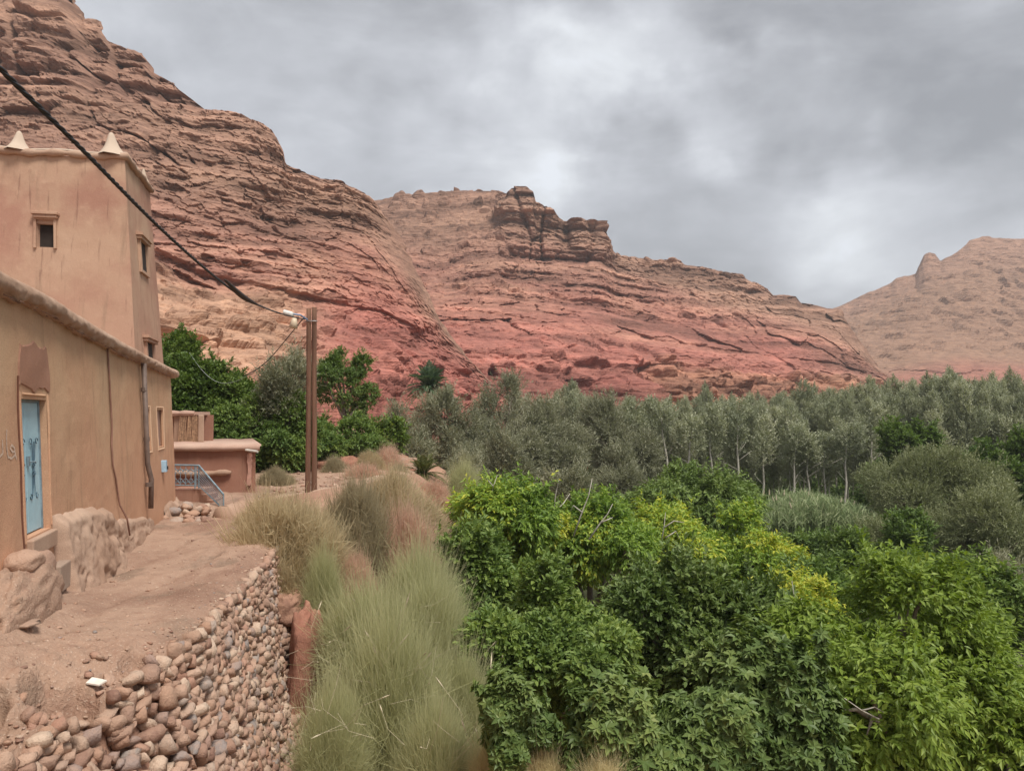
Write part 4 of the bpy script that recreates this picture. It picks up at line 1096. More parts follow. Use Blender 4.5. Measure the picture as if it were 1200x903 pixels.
# front window parts
wm = MB(); wm.add([TPf(*c) + np.array([.007, .12, 0]) for c in cw], [(0, 1, 2, 3)]); wo = wm.build('window', M_dark, tw)
hm = MB(); 
def tbox(u0, u1, z0, z1, o0, o1, M=None):
    m = M or MB(); A = [TP(u, 0, z) + np.array([fd[1], -fd[0], 0]) * (-o) * -1 * 1.0 for o in (o0, o1) for (u, z) in ((u0, z0), (u1, z0), (u1, z1), (u0, z1))]
    return m.add(A, [(0, 1, 2, 3), (7, 6, 5, 4), (0, 4, 5, 1), (1, 5, 6, 2), (2, 6, 7, 3), (3, 7, 4, 0)])
uh0, zh0 = Tinv(70, 256); uh1, zh1 = Tinv(39, 250)
for k, (zz0, zz1, oo) in enumerate(((zh0 - .02, zh0 + .06, .14), (zh0 + .062, zh0 + .14, .18))): tbox(uh0 + .03 * (1 - k), uh1 - .03 * (1 - k), zz0, zz1, -.05, oo, hm)
hm.build('window_hood', M_tower, wo, bevel=.012)
bm_ = MB(); 
for k in range(1, 4): 
    u = uW0 + (uW1 - uW0) * k / 4; bm_.tube([TPf(u, zW0) + np.array([0, .07, 0]), TPf(u, zW1) + np.array([0, .07, 0])], .012, 5)
for k in range(1, 4):
    z = zW0 + (zW1 - zW0) * k / 4; bm_.tube([TPf(uW0, z) + np.array([0, .07, 0]), TPf(uW1, z) + np.array([0, .07, 0])], .010, 5)
pass
stripf = MB()
for (u0, u1, z0, z1) in ((uW0 - .06, uW0 - .003, zW0 - .03, zW1 + .1), (uW1 + .003, uW1 + .06, zW0 - .03, zW1 + .1), (uW0 - .06, uW1 + .06, zW1 + .103, zW1 + .15)): tbox(u0, u1, z0, z1, -.06, .07, stripf)
stripf.build('window_frame', M_tower, wo)
# windows on the right side of the tower
def sbox(v0, v1, z0, z1, o0, o1, M=None):
    m = M or MB(); nn = np.array([sdv[1], -sdv[0], 0]); A = [TP(0, v, z) + nn * o for o in (o0, o1) for (v, z) in ((v0, z0), (v1, z0), (v1, z1), (v0, z1))]
    return m.add(A, [(3, 2, 1, 0), (4, 5, 6, 7), (1, 5, 4, 0), (2, 6, 5, 1), (3, 7, 6, 2), (0, 4, 7, 3)])
for (zc_, hh) in ((4.45, .42), (1.62, .40)):
    v0, v1 = 1.05, 1.75
    m = sbox(v0, v1, zc_ - hh, zc_ + hh, -.05, .012); wo2 = m.build('window', M_dark, tw)
    m = MB()
    for (a_, b2, c_, d_) in ((v0 - .12, v0, zc_ - hh - .08, zc_ + hh), (v1, v1 + .12, zc_ - hh - .08, zc_ + hh), (v0, v1, zc_ - hh - .08, zc_ - hh)): sbox(a_, b2, c_, d_, -.05, .07, m)
    m.build('window_frame', M_tower, wo2)
    m = MB(); sbox(v0 - .2, v1 + .2, zc_ + hh + .003, zc_ + hh + .09, -.05, .13, m); sbox(v0 - .24, v1 + .24, zc_ + hh + .093, zc_ + hh + .17, -.05, .18, m); m.build('window_hood', M_tower, wo2)

# ---------------------------------------------------------------- annex with reed shelter
an = thing('terracotta_annex', (-11, 28, -3), 'low terracotta mud annex with a flat mud roof beyond the adobe house', 'outbuilding')
def AP(px, py, Y): return W(px, py, Y)
YA = 27.0
xr_ = AP(299, 550, YA)[0]; xl_ = AP(186, 550, YA)[0] - 1.5; zt = AP(250, 527, YA)[2]; zb = -3.6
fdA = np.array([1, .06, 0])
def an_front(x): return YA + (x - xr_) * .06
m = MB(); P0 = []
nx_ = 26; xsA = np.linspace(xl_, xr_, nx_); zsA = np.linspace(zb, zt, 12)
V = np.array([[[x + .03 * (zt - z) * (x > xr_ - .01), an_front(x) - .04 * (zt - z) + .03 * float(fbm(np.array(x), np.array(z), np.array(0.), 3)), z] for x in xsA] for z in zsA])
Vb = V.reshape(-1, 3); Fb = gridfaces(nx_, 12); n0 = len(Vb)
Vb = np.vstack([Vb, V[:, -1], V[:, -1] + np.array([-1.7, 4.2, 0])]); k12 = np.arange(11)
Fb = np.vstack([Fb, np.stack([n0 + k12, n0 + 12 + k12, n0 + 13 + k12, n0 + 1 + k12], -1)])
build('wall', Vb, Fb, M_annex, an)
ns = 70; xsR = np.linspace(xl_, xr_ + .22, ns); m = MB()
prof = [(-.16, .02), (-.22, .10), (-.19, .19), (-.05, .25), (.3, .27), (4.3, .30), (4.4, .1), (4.2, -.02)]
V = np.array([[[x - .40 * max(a_, 0), an_front(x) + a_ + (.03 * float(fbm(np.array(x * 3.), np.array(a_), np.array(0.), 3)) if a_ < 1 else 0), zt + b2 - .04 + .035 * float(fbm(np.array(x * 2.), np.array(b2 * 9), np.array(3.), 3))] for (a_, b2) in prof] for x in xsR])
i = np.arange(ns * 8).reshape(ns, 8); j = np.roll(i, -1, 1)
Fr = np.stack([i[:-1], i[1:], j[1:], j[:-1]], -1).reshape(-1, 4)
V[-1, :, 2] = (V[-1, :, 2] - zt) * .8 + zt
n0 = ns * 8; Fr = np.vstack([Fr, [[i[-1, 0], i[-1, 1], i[-1, 6], i[-1, 7]], [i[-1, 1], i[-1, 2], i[-1, 5], i[-1, 6]], [i[-1, 2], i[-1, 3], i[-1, 4], i[-1, 5]]]])
M_slab = adobe_mat('pink_mud_roof', (.42, .27, .21), (.48, .32, .25), (.52, .37, .29), .05, .4)
build('roof', V.reshape(-1, 3), Fr, M_slab, an, smooth=True)
# ledge on the front and drip stain, spout
lg = MB(); xa, xb = AP(232, 550, YA)[0] - 1.6, AP(273, 550, YA)[0]
zl = AP(260, 554, YA - .1)[2]; pts = [np.array([x, an_front(x) - .12, zl + .03 * math.sin(x * 3)]) for x in np.linspace(xa, xb, 16)]
lg.tube(pts, [.10 + .02 * math.sin(i * 2.) for i in range(15)] + [.05], 9); lg.build('ledge', M_mud, an, smooth=True)
M_stain = plain('pink_stain', (.52, .30, .23), .9)
m = MB(); xsn = AP(293.5, 550, YA)[0]; pts = []
nz_ = 12; zz3 = np.linspace(AP(294, 530, YA)[2], AP(294, 568, YA)[2], nz_)
V = []
for k, z in enumerate(zz3):
    w_ = .05 + .035 * math.sin(k * 1.7) ** 2 * (1 - k / 16); V += [(xsn - w_ - .02 * math.sin(k * .8), an_front(xsn) - .10 - .04 * (zt - z), z), (xsn + w_, an_front(xsn) - .10 - .04 * (zt - z), z), (xsn + w_, an_front(xsn) + .02, z), (xsn - w_ - .02 * math.sin(k * .8), an_front(xsn) + .02, z)]
for k in range(nz_ - 1):
    a_ = 4 * k; m.add([], []); 
m.add(V, [(4 * k + a_, 4 * k + (a_ + 1) % 4, 4 * k + 4 + (a_ + 1) % 4, 4 * k + 4 + a_) for k in range(nz_ - 1) for a_ in range(4)])
m.build('render_streak', M_stain, an)
m = MB(); p = AP(288, 527, YA - .2); m.tube([p, AP(302, 529, YA - .35)], .045, 8); m.build('roof_spout', plain('pale_plastic', (.6, .56, .5), .5), an)
# shelter on the roof
shz0 = zt + .22; YS = 28.6
x0, x1 = AP(200, 500, YS)[0] - 1.2, AP(238, 500, YS)[0]
ztp = AP(220, 486, YS)[2]
m = MB(); m.box(((x1 - .10), YS + .05, (shz0 + ztp) / 2), (.11, 0, 0), (-.05, .12, 0), (0, 0, (ztp - shz0) / 2)); m.build('shelter_pillar', M_mud, an, bevel=.03)
xp = AP(206, 500, YS)[0]; m = MB(); m.box((xp, YS + .25, (shz0 + ztp) / 2), (.14, 0, 0), (0, .12, 0), (0, 0, (ztp - shz0) / 2)); m.build('shelter_pillar', M_mud, an, bevel=.03)
m = MB(); m.box(((x0 + x1) / 2, YS + .95, (shz0 + ztp) / 2), ((x1 - x0) / 2, 0, 0), (0, .05, 0), (0, 0, (ztp - shz0) / 2)); m.build('shelter_back', M_annex, an)
m = MB(); pts = [np.array([x, YS + .05, ztp + .06]) for x in np.linspace(x0, x1 - .35, 12)]; m.tube(pts, [.10 + .02 * math.sin(i * 2.2) for i in range(12)], 8)
m.box(((x0 + x1) / 2 - .1, YS + .6, ztp + .06), ((x1 - x0) / 2 - .1, 0, 0), (0, .55, 0), (0, 0, .06)); m.build('shelter_roof', M_slab, an)
m = MB(); xa = AP(211, 500, YS)[0]; xb = x1 - .16; k = 0; r5 = np.random.default_rng(2)
M_reed = plain('reeds', (.40, .25, .155), .85, var=.3, sc=14)
nre = 46
for k in range(nre):
    x = xa + (xb - xa) * (k + .5) / nre; w_ = (xb - xa) / nre * .55
    tp = ztp - .02 - .05 * r5.random() - .25 * max(0, (k / nre - .85) * 4) ** 2
    m.tube([(x + .12 * (1 - k / nre) * -.6, YS - .02 + .03 * r5.random(), shz0 - .02), (x + .02 * r5.normal(), YS + .03 * r5.random(), tp)], w_, 5)
o = m.build('reed_screen', M_reed, an); 

# staircase and railing
stc = thing('stair_block', (-9.8, 24.6, -3.2), 'brown mud stair block in front of the terracotta annex', 'stairs')
P = lambda px, py, Y: W(px, py, Y)
YS1 = 24.8
xL = P(196, 575, YS1)[0]; xM = P(236, 573, YS1)[0]; zP = P(220, 573, YS1)[2]
m = MB(); m.box(((xL + xM) / 2, YS1 + .5, (zP - 3.8) / 2), ((xM - xL) / 2, 0, 0), (0, .5, 0), (0, 0, (zP + 3.8) / 2)); m.build('landing', M_annex, stc, bevel=.02)
xE = P(256, 598, 24.0)[0]; nst = 4
for k in range(nst):
    a_ = xM + (xE - xM) * k / nst; b2 = xM + (xE - xM) * (k + 1) / nst; zk = zP - (k + 1) * .17
    m = MB(); m.box(((a_ + b2) / 2, YS1 + .4 - .1 * k, (zk - 3.8) / 2), ((b2 - a_) / 2 - .002, 0, 0), (0, .45, 0), (0, 0, (zk + 3.8) / 2)); m.build('stair', M_annex, stc, bevel=.01)
rl = thing('blue_railing', (*P(233, 574, YS1)[:2], zP), 'faded blue metal stair railing with scrolls beside the terracotta annex', 'railing')
Yr = YS1 - .06
tA, tB, tC = P(196, 544.5, Yr), P(233, 545, Yr), P(262, 579, Yr - .8)
bA, bB, bC = P(196, 570, Yr), P(233, 571, Yr), P(262, 600, Yr - .8)
m = MB(); m.tube([tA, tB, tC], .028, 7); m.build('handrail', M_bluegrey, rl)
m = MB(); m.tube([bA + (0, 0, .06), bB + (0, 0, .06), bC + (0, 0, .08)], .018, 6); m.build('bottom_rail', M_bluegrey, rl)
for a_, b2 in ((tB, bB), (tC, bC), (tB + (tA - tB) * .12, bB + (bA - bB) * .12)):
    m = MB(); m.tube([a_, b2 - np.array([0, 0, .03])], .022, 6); m.build('post', M_bluegrey, rl)
for k in range(1, 8):
    f = k / 8; m = MB(); m.tube([tB + (bB - tB) * f * .92, tC + (bC - tC) * f * .92], .011, 5); m.build('slanted_bar', M_bluegrey, rl)
for k, f in enumerate(np.linspace(.08, .92, 6)):
    c0 = (tB + (tA - tB) * f) * .5 + (bB + (bA - bB) * f) * .5; m = MB()
    for sg in (-1, 1):
        for up in (-1, 1):
            pts = [c0 + np.array([sg * .09 * (1 - .5 * q / 11) * math.cos(q / 11 * 5.2), 0, up * (.14 + .10 * (1 - .5 * q / 11) * math.sin(q / 11 * 5.2))]) for q in range(12)]; m.tube(pts, .009, 4)
    m.tube([c0 - (0, 0, .32), c0 + (0, 0, .34)], .010, 4)
    m.build('scroll', M_bluegrey, rl)

# low mud wall from the annex to the poles
def mudwall(pts, name, label, h, w, seed):
    n = 190; ts = np.linspace(0, 1, n); tp = np.linspace(0, 1, len(pts)); C = np.stack([np.interp(ts, tp, [p[i] for p in pts]) for i in range(3)], -1)
    T_ = np.gradient(C, axis=0); T_ /= np.linalg.norm(T_, axis=1, keepdims=True); Nn = np.stack([T_[:, 1], -T_[:, 0], 0 * T_[:, 0]], -1)
    pr = [(-1.15, -1.6), (-1, -.3), (-.9, .55), (-.45, .95), (0, 1.0), (.5, .92), (.9, .5), (1.05, -.4), (1.2, -1.6)]
    V = np.array([[C[i] + Nn[i] * w * a_ * (1 + .5 * float(fbm(np.array(i * .09 + seed), np.array(a_ * 2.), np.array(b2 * 2.), 4))) + np.array([0, 0, h * b2 * (1 + .55 * float(fbm(np.array(i * .09 + seed), np.array(a_ * 2), np.array(b2), 4)))]) for (a_, b2) in pr] for i in range(n)])
    i = np.arange(n * 9).reshape(n, 9)
    Fc = np.stack([i[:-1, :-1], i[1:, :-1], i[1:, 1:], i[:-1, 1:]], -1).reshape(-1, 4); Fc = np.vstack([Fc, [[0, 1, 7, 8], [1, 2, 6, 7], [2, 3, 5, 6]], [[i[-1, 8], i[-1, 7], i[-1, 1], i[-1, 0]]]])
    return tag(build(name, V.reshape(-1, 3), Fc, M_mud, smooth=True, origin=C[0] - (0, 0, h)), label, 'mud wall')
mudwall([W(262, 602, 21.6), W(300, 594, 23.2), W(350, 586, 24.0), W(400, 577, 25.5), W(440, 566, 28), W(475, 560, 31)], 'mud_wall', 'low crumbling mud wall running from the stairs past the timber pole', .22, .3, 3)

# ---------------------------------------------------------------- timber pole, lamp, cables
def pole_mat():
    m = Mat('weathered_timber'); n1 = m.noise(9, 6, .65, (1, 1, .06)); n2 = m.noise(2, 4, .6, (1, 1, .4)); n3 = m.noise(60, 3, .6, (1, 1, .1))
    c = m.ramp(n1, [(.3, (.085, .042, .028)), (.5, (.16, .082, .052)), (.7, (.23, .125, .08))]); c = m.mix(m.rng(n2, .4, .7, 0, .4), c, (.18, .095, .06))
    return m.done(c, .85, m.bump(m.math('ADD', n1, n3), .6, .02))
M_pole = pole_mat()
YP = 24.6; pb = W(364, 580, YP); ptop = W(365, 361, YP)
pl = thing('timber_pole', (pb[0], pb[1], pb[2] - .2), 'pair of brown weathered timbers forming the utility pole beside the mud wall', 'utility pole')
for dx, r_t, r_b, dzz, yo in ((-.085, .075, .092, -.02, .0), (.088, .078, .096, .03, .05)):
    m = MB(); k = 14
    m.tube([(pb[0] + (ptop[0] - pb[0]) * t_ + dx * (1.05 - .1 * t_) + .008 * math.sin(5 * t_ + dx * 9), YP + yo, pb[2] - .3 + (ptop[2] + dzz - pb[2] + .3) * t_) for t_ in np.linspace(0, 1, k)], list(np.linspace(r_b, r_t, k)), 9)
    m.build('timber', M_pole, pl, smooth=True)
M_steel = plain('galvanised', (.35, .35, .36), .45, metal=.6)
for t_ in (.93,):
    m = MB(); z = pb[2] + (ptop[2] - pb[2]) * t_; xx = pb[0] + (ptop[0] - pb[0]) * t_
    m.tube([(xx + .19 * math.cos(a_), YP + .025 + .115 * math.sin(a_), z) for a_ in np.linspace(0, 2 * math.pi, 20)], .012, 5); m.build('strap', M_steel, pl)
lp = thing('street_lamp', W(357, 375, YP), 'small street lamp with white housing on a bracket near the pole top', 'street lamp')
m = MB(); m.tube([W(363, 376, YP), W(358, 373, YP - .1), W(352, 369, YP - .25), W(344, 368, YP - .35)], .03, 8); m.build('bracket', plain('lamp_bracket', (.18, .24, .36), .5, metal=.2), lp)
M_wplastic = plain('white_lamp_housing', (.78, .77, .74), .4)
a_, b2 = W(332.5, 365, YP - .5), W(344, 368.5, YP - .35)
ax = (b2 - a_) / 2; m = MB(); m.box((a_ + b2) / 2, ax, (0, .11, 0), (.012, 0, .065)); m.build('housing', M_wplastic, lp, bevel=.04)
c0 = W(345.5, 372, YP - .35); c1 = W(343.5, 384, YP - .38)
m = MB(); m.tube([c0, c0 + (c1 - c0) * .4, c1], [.06, .10, .14], 14); m.build('lamp_shade', plain('lamp_shade', (.62, .50, .36), .5), lp, smooth=True)
M_cable = plain('black_cable', (.022, .022, .024), .5)
# twisted service cable
K = [W(-60, 14, 4.2), W(0, 80, 5.0), W(72, 151, 6.0), W(163, 243, 8.2), W(253, 325, 12.2), W(300, 356, 17.0), W(335, 369, 21.5), W(357, 374, YP - .12)]
def smooth_curve(K, n):
    K = np.array(K); t_ = np.concatenate([[0], np.cumsum(np.linalg.norm(np.diff(K, axis=0), axis=1))]); x = np.linspace(0, t_[-1], n)
    out = []
    for c_ in range(3):
        # natural cubic spline
        N_ = len(t_); h = np.diff(t_); A = np.eye(N_); B = np.zeros(N_)
        for i in range(1, N_ - 1):
            A[i, i - 1] = h[i - 1]; A[i, i] = 2 * (h[i - 1] + h[i]); A[i, i + 1] = h[i]; B[i] = 6 * ((K[i + 1, c_] - K[i, c_]) / h[i] - (K[i, c_] - K[i - 1, c_]) / h[i - 1])
        M2 = np.linalg.solve(A, B); i = np.clip(np.searchsorted(t_, x) - 1, 0, N_ - 2); d0 = x - t_[i]; hh = h[i]
        out.append(K[i, c_] + d0 * ((K[i + 1, c_] - K[i, c_]) / hh - hh * (2 * M2[i] + M2[i + 1]) / 6) + d0 ** 2 * M2[i] / 2 + d0 ** 3 * (M2[i + 1] - M2[i]) / (6 * hh))
    return np.stack(out, -1)
Cc = smooth_curve(K, 460)
arc = np.concatenate([[0], np.cumsum(np.linalg.norm(np.diff(Cc, axis=0), axis=1))])
m = MB()
for ph in (0, 2.094, 4.189):
    an_ = arc / .42 * 2 * math.pi / 1.0 + ph
    off = np.stack([np.cos(an_) * .9, np.cos(an_) * .3, np.sin(an_)], -1) * .0115
    m.tube(list(Cc + off), .0115, 6)
tag(m.build('twisted_cable', M_cable, smooth=True, origin=Cc[-1]), 'thick black twisted power cable sagging from upper left to the pole', 'cable')
# knot of tape on the cable
Kc = smooth_curve([W(357, 371, YP - .1), W(330, 404, 27), W(303, 431, 30), W(285, 441, 31.5)], 60)
m = MB(); m.tube(list(Kc), .017, 6); tag(m.build('drop_cable', M_cable, smooth=True, origin=Kc[0]), 'dark cable slanting down left from the lamp into the trees', 'cable')
Kg = smooth_curve([W(303, 431, 30), W(285, 443, 31.5), W(262, 449, 32.2), W(240, 437, 33), W(222, 413, 34)], 60)
m = MB(); m.tube(list(Kg), .008, 5); tag(m.build('thin_wire', plain('grey_wire', (.40, .42, .40), .6), smooth=True, origin=Kg[0]), 'thin pale grey wire looping in front of the leafy green tree', 'wire')
m = MB(); m.tube(list(smooth_curve([W(264, 326, 12.4) - np.array([0, 0, .03]), W(272, 333.5, 13.2) - np.array([0, 0, .04]), W(285, 346, 15) - np.array([0, 0, .03]), W(302, 357, 17.2)], 30)), [.02 + .035 * math.sin(math.pi * i / 29) for i in range(30)], 7)
tag(m.build('cable_wrap', plain('cable_tape', (.05, .035, .03), .8), smooth=True, origin=W(285, 346, 15)), 'bulky dark wrapping on the middle of the twisted cable', 'cable wrap')

# ================================================================ vegetation
T_LANCE = (np.array([(0, 0, 0), (.42, .5, .05), (1, 0, -.12), (.42, -.5, .05)], float), np.array([(0, 1, 2, 3)]))
def _fig():
    V = []; Fc = []
    for a_, l in ((0, 1.), (.95, .78), (-.95, .78)):
        c, s = math.cos(a_), math.sin(a_); n = len(V)
        for (x, y, z) in ((0, 0, 0), (.5 * l, .22, .05), (l, 0, -.16), (.5 * l, -.22, .05)): V.append((x * c - y * s, x * s + y * c, z))
        Fc.append((n, n + 1, n + 2, n + 3))
    return np.array(V), np.array(Fc)
T_FIG = _fig()
T_OVAL = (np.array([(0, 0, 0), (.3, .42, .07), (.75, .36, .03), (1, 0, -.1), (.75, -.36, .03), (.3, -.42, .07), (.5, 0, -.02)], float), np.array([(0, 6, 2, 1), (6, 3, 2, 2), (0, 5, 4, 6), (6, 4, 3, 3)])[[0, 2]])
T_OVAL = (np.array([(0, 0, 0), (.35, .46, .08), (.8, .30, .02), (1, 0, -.1), (.8, -.30, .02), (.35, -.46, .08)], float), np.array([(0, 3, 2, 1), (0, 5, 4, 3)]))
def nz(v): return v / (np.linalg.norm(v, axis=-1, keepdims=True) + 1e-9)
def leaves(P, D, Nn, Ln, Wd, T, val):
    D = nz(D); B = nz(np.cross(Nn, D)); Nn = np.cross(D, B)
    V, Fc = T; k = len(V)
    X = (V[None, :, 0, None] * (D * Ln[:, None])[:, None] + V[None, :, 1, None] * (B * Wd[:, None])[:, None] + V[None, :, 2, None] * (Nn * Ln[:, None])[:, None]) + P[:, None]
    Fa = (Fc[None] + (np.arange(len(P)) * k)[:, None, None]).reshape(-1, Fc.shape[1])
    return X.reshape(-1, 3), Fa, np.repeat(val, k)
def lobes_for(r, n, rg, top=.55, size=(.30, .48), zmin=-.75):
    """lobe centres filling an ellipsoid of radii r"""
    C = []; Rr = []
    for _ in range(n):
        for _t in range(30):
            p = rg.uniform(-1, 1, 3)
            if np.linalg.norm(p) < 1 and p[2] > zmin: break
        q = p / max(np.linalg.norm(p), .1) * (.25 + .68 * rg.random() ** .6)
        s = rg.uniform(size[0] * .75, size[1])
        C.append(q * np.array(r)); Rr.append(np.array(r) * s * np.array([1, 1, rg.uniform(.75, 1.05)]))
    C.append(np.zeros(3)); Rr.append(np.array(r) * .5)
    return np.array(C), np.array(Rr)
SPEC = {  # sprays, leaves per spray, twig len, leaf L, leaf W, template, droop, up, tip-rosette, jitter
    'walnut': dict(k=9, tw=.34, L=.13, Wd=.055, T=T_LANCE, droop=.55, up=.35, ros=False),
    'fig': dict(k=7, tw=.10, L=.20, Wd=.20, T=T_FIG, droop=.15, up=.7, ros=True),
    'broad': dict(k=8, tw=.26, L=.13, Wd=.075, T=T_OVAL, droop=.25, up=.5, ros=False),
    'olive': dict(k=10, tw=.42, L=.12, Wd=.03, T=T_LANCE, droop=-.1, up=.6, ros=False),
    'poplar': dict(k=9, tw=.62, L=.15, Wd=.09, T=T_LANCE, droop=.0, up=1.9, ros=False)}
def crown_mesh(name, r, n_spray, kind, seed, mat, nl=16, size=(.30, .48), lsc=1., shape=None, zmin=-.75, twmul=1., yel=0., shoots=0):
    rg = np.random.default_rng(seed); sp = SPEC[kind]; r = np.array(r, float)
    if shape is None: C, Rr = lobes_for(r, nl, rg, size=size, zmin=zmin)
    else: C, Rr = shape(rg)
    wts = (Rr ** 2).sum(1); wts[-1] *= .35; wts /= wts.sum()
    li = rg.choice(len(C), n_spray, p=wts)
    d_ = nz(rg.normal(size=(n_spray, 3)) + np.array([0, 0, .35]))
    rad = 1 - .42 * rg.random(n_spray) ** 2.2
    rad *= 1 + .36 * fbm(d_[:, 0] * 2.2 + li * 3.3, d_[:, 1] * 2.2, d_[:, 2] * 2.2, 3)
    rad = np.where(rg.random(n_spray) < .10, rad * rg.uniform(1.05, 1.32, n_spray), rad)
    P = C[li] + Rr[li] * d_ * rad[:, None]
    keep = np.ones(n_spray, bool)
    for c, rr_ in zip(C[:-1], Rr[:-1]):
        q = np.linalg.norm((P - c) / rr_, axis=1); keep &= ~((q < .62))
    P, d_, li, rad = P[keep], d_[keep], li[keep], rad[keep]
    if shoots:
        top = np.argsort(-(P[:, 2] + .35 * r[2] * rg.random(len(P))))[:max(shoots * 6, 60)]; si = rg.choice(top, shoots)
        sdv_ = nz(d_[si] * .4 + np.array([0, 0, 1.]) + .4 * rg.normal(size=(shoots, 3))); sl = rg.uniform(.3, 1.1, shoots) * lsc * .55
        ex_ = np.concatenate([P[si] + sdv_ * (sl * f)[:, None] for f in np.linspace(.1, 1, 7)])
        P = np.vstack([P, ex_]); d_ = np.vstack([d_] + [sdv_] * 7); li = np.concatenate([li] + [li[si]] * 7)
    o_ = nz(.6 * d_ + .5 * nz(P / r))
    n = len(P); k = sp['k']
    tw_ = nz(o_ + .45 * rg.normal(size=(n, 3)) + np.array([0, 0, sp['up'] * .6]))
    side = nz(np.cross(tw_, rg.normal(size=(n, 3))))
    clump = rg.random(len(C))[li]
    base = .32 * clump + .22 * (.5 + .5 * fbm(P[:, 0] * .8 + seed, P[:, 1] * .8, P[:, 2] * .8, 2))
    PP_, DD, NN, LL, WW, VV = [], [], [], [], [], []
    tl = sp['tw'] * lsc * twmul * rg.uniform(.7, 1.3, n)
    for j in range(k):
        f = (j + .5) / k
        sc = rg.uniform(.65, 1.25, n) * lsc
        if sp['ros']:
            a_ = 2 * math.pi * (j * .382 + rg.random(n) * .15); third = np.cross(tw_, side)
            out = side * np.cos(a_)[:, None] + third * np.sin(a_)[:, None]
            D = out * 1.0 + tw_ * (.55 - .5 * f) + np.array([0, 0, -sp['droop']]); N_ = tw_ + .25 * out + .2 * rg.normal(size=(n, 3)); pos = P + tw_ * (tl * (1 - f))[:, None]
        else:
            sg = 1 if j % 2 else -1; a_ = rg.normal(size=n) * .5
            third = np.cross(tw_, side); sd = side * np.cos(a_)[:, None] + third * np.sin(a_)[:, None]
            D = sd * sg * (.95 - .5 * f) + tw_ * (.5 + .5 * f) + np.array([0, 0, -sp['droop'] * (.6 + .6 * f)]) + .22 * rg.normal(size=(n, 3))
            N_ = third * .4 + np.array([0, 0, .9]) + o_ * .4 + .35 * rg.normal(size=(n, 3)); pos = P + tw_ * (tl * f)[:, None] - np.array([0, 0, 1]) * (sp['droop'] * .3 * tl * f ** 2)[:, None]
        PP_.append(pos); DD.append(D); NN.append(N_); LL.append(sp['L'] * sc); WW.append(sp['Wd'] * sc)
        VV.append(base + .46 * rg.random(n))
    V, Fa, val = leaves(np.vstack(PP_), np.vstack(DD), np.vstack(NN), np.concatenate(LL), np.concatenate(WW), sp['T'], np.concatenate(VV))
    if yel:
        yy_ = yel * sstep(.12, .42, fbm(V[:, 0] * .75 + seed, V[:, 1] * .75, V[:, 2] * .75, 2)) * sstep(-.3, .4, V[:, 2] / r[2])
        val = val + yy_
    me = mesh_np(name, V, Fa, False, {'v': val}); me.materials.append(mat)
    return me, C, Rr
def trunk_mesh(name, base, C, Rr, r0, seed, mat, nb=9, dead=0, fork=.35):
    """tapering trunk that forks into limbs reaching the lobes; base relative to the crown centre"""
    rg = np.random.default_rng(seed + 99); m = MB(); base = np.array(base, float)
    H = -base[2]; split = base + np.array([rg.normal() * .12, rg.normal() * .12, H * (1 - fork) * .75])
    pts = [base + np.array([0, 0, -.3]), base + (split - base) * .35 + rg.normal(size=3) * .04 * H * .3, base + (split - base) * .7 + rg.normal(size=3) * .05 * H * .3, split]
    m.tube(pts, [r0 * 1.25, r0 * .95, r0 * .85, r0 * .72], 8)
    idx = np.argsort(-np.linalg.norm(C[:-1], axis=1))[:nb] if len(C) > nb else range(len(C))
    for i in idx:
        e = C[i] + Rr[i] * nz(C[i][None])[0] * .4; mid = split + (e - split) * .45 + np.array([0, 0, .12 * H * .3]) + rg.normal(size=3) * .12 * np.linalg.norm(e - split) * .5
        m.tube([split - (0, 0, .1), mid, mid + (e - mid) * .55 + rg.normal(size=3) * .05, e], [r0 * .48, r0 * .30, r0 * .17, r0 * .06], 6, cap=False)
        for _ in range(2):
            q = e + nz(rg.normal(size=3)[None])[0] * Rr[i] * .8; m.tube([mid + (e - mid) * .5, (mid + e) / 2 + (q - mid) * .4, q], [r0 * .16, r0 * .1, r0 * .03], 5, cap=False)
    me = bpy.data.meshes.new(name); me.from_pydata(m.v, [], m.f); me.polygons.foreach_set('use_smooth', [True] * len(me.polygons)); me.materials.append(mat)
    return me
def leafmat(name, stops, trans=.3, rough=.5, spec=.35, objvar=.12):
    m = Mat(name); v = m.attr('v', 2)
    oi = m.n('ShaderNodeObjectInfo'); v = m.math('ADD', v, m.math('MULTIPLY', m.math('SUBTRACT', oi.outputs['Random'], .5), objvar))
    c = m.ramp(v, stops)
    t = m.mix(1, c, (1.25, 1.3, .7), 'MULTIPLY')
    return m.leaf(c, trans, rough, spec, t)
L_WAL = leafmat('walnut_leaves', [(.1, (0.106, 0.166, 0.030)), (.45, (0.188, 0.270, 0.041)), (.8, (0.276, 0.353, 0.060)), (1.0, (0.356, 0.419, 0.090))], .32)
L_YEL = leafmat('yellowing_leaves', [(.1, (0.103, 0.181, 0.034)), (.5, (0.193, 0.297, 0.050)), (.9, (0.306, 0.411, 0.066)), (1.0, (0.501, 0.517, 0.067))], .32)
_n = L_YEL.node_tree  # leaves past 1.0 have turned yellow
_r = [n for n in _n.nodes if n.type == 'VALTORGB'][0]
for e, p in zip(_r.color_ramp.elements, (.07, .34, .6, .72)): e.position = p
e = _r.color_ramp.elements.new(.95); e.color = (.42, .40, .04, 1)
L_FIG = leafmat('fig_leaves', [(.1, (0.080, 0.131, 0.037)), (.5, (0.146, 0.208, 0.061)), (.85, (0.226, 0.281, 0.085)), (1.0, (0.318, 0.329, 0.109))], .26, .5, .3)
L_DRK = leafmat('dark_broad_leaves', [(.1, (0.086, 0.147, 0.041)), (.5, (0.162, 0.238, 0.062)), (.85, (0.249, 0.320, 0.078)), (1.0, (0.358, 0.405, 0.101))], .28, .5, .3)
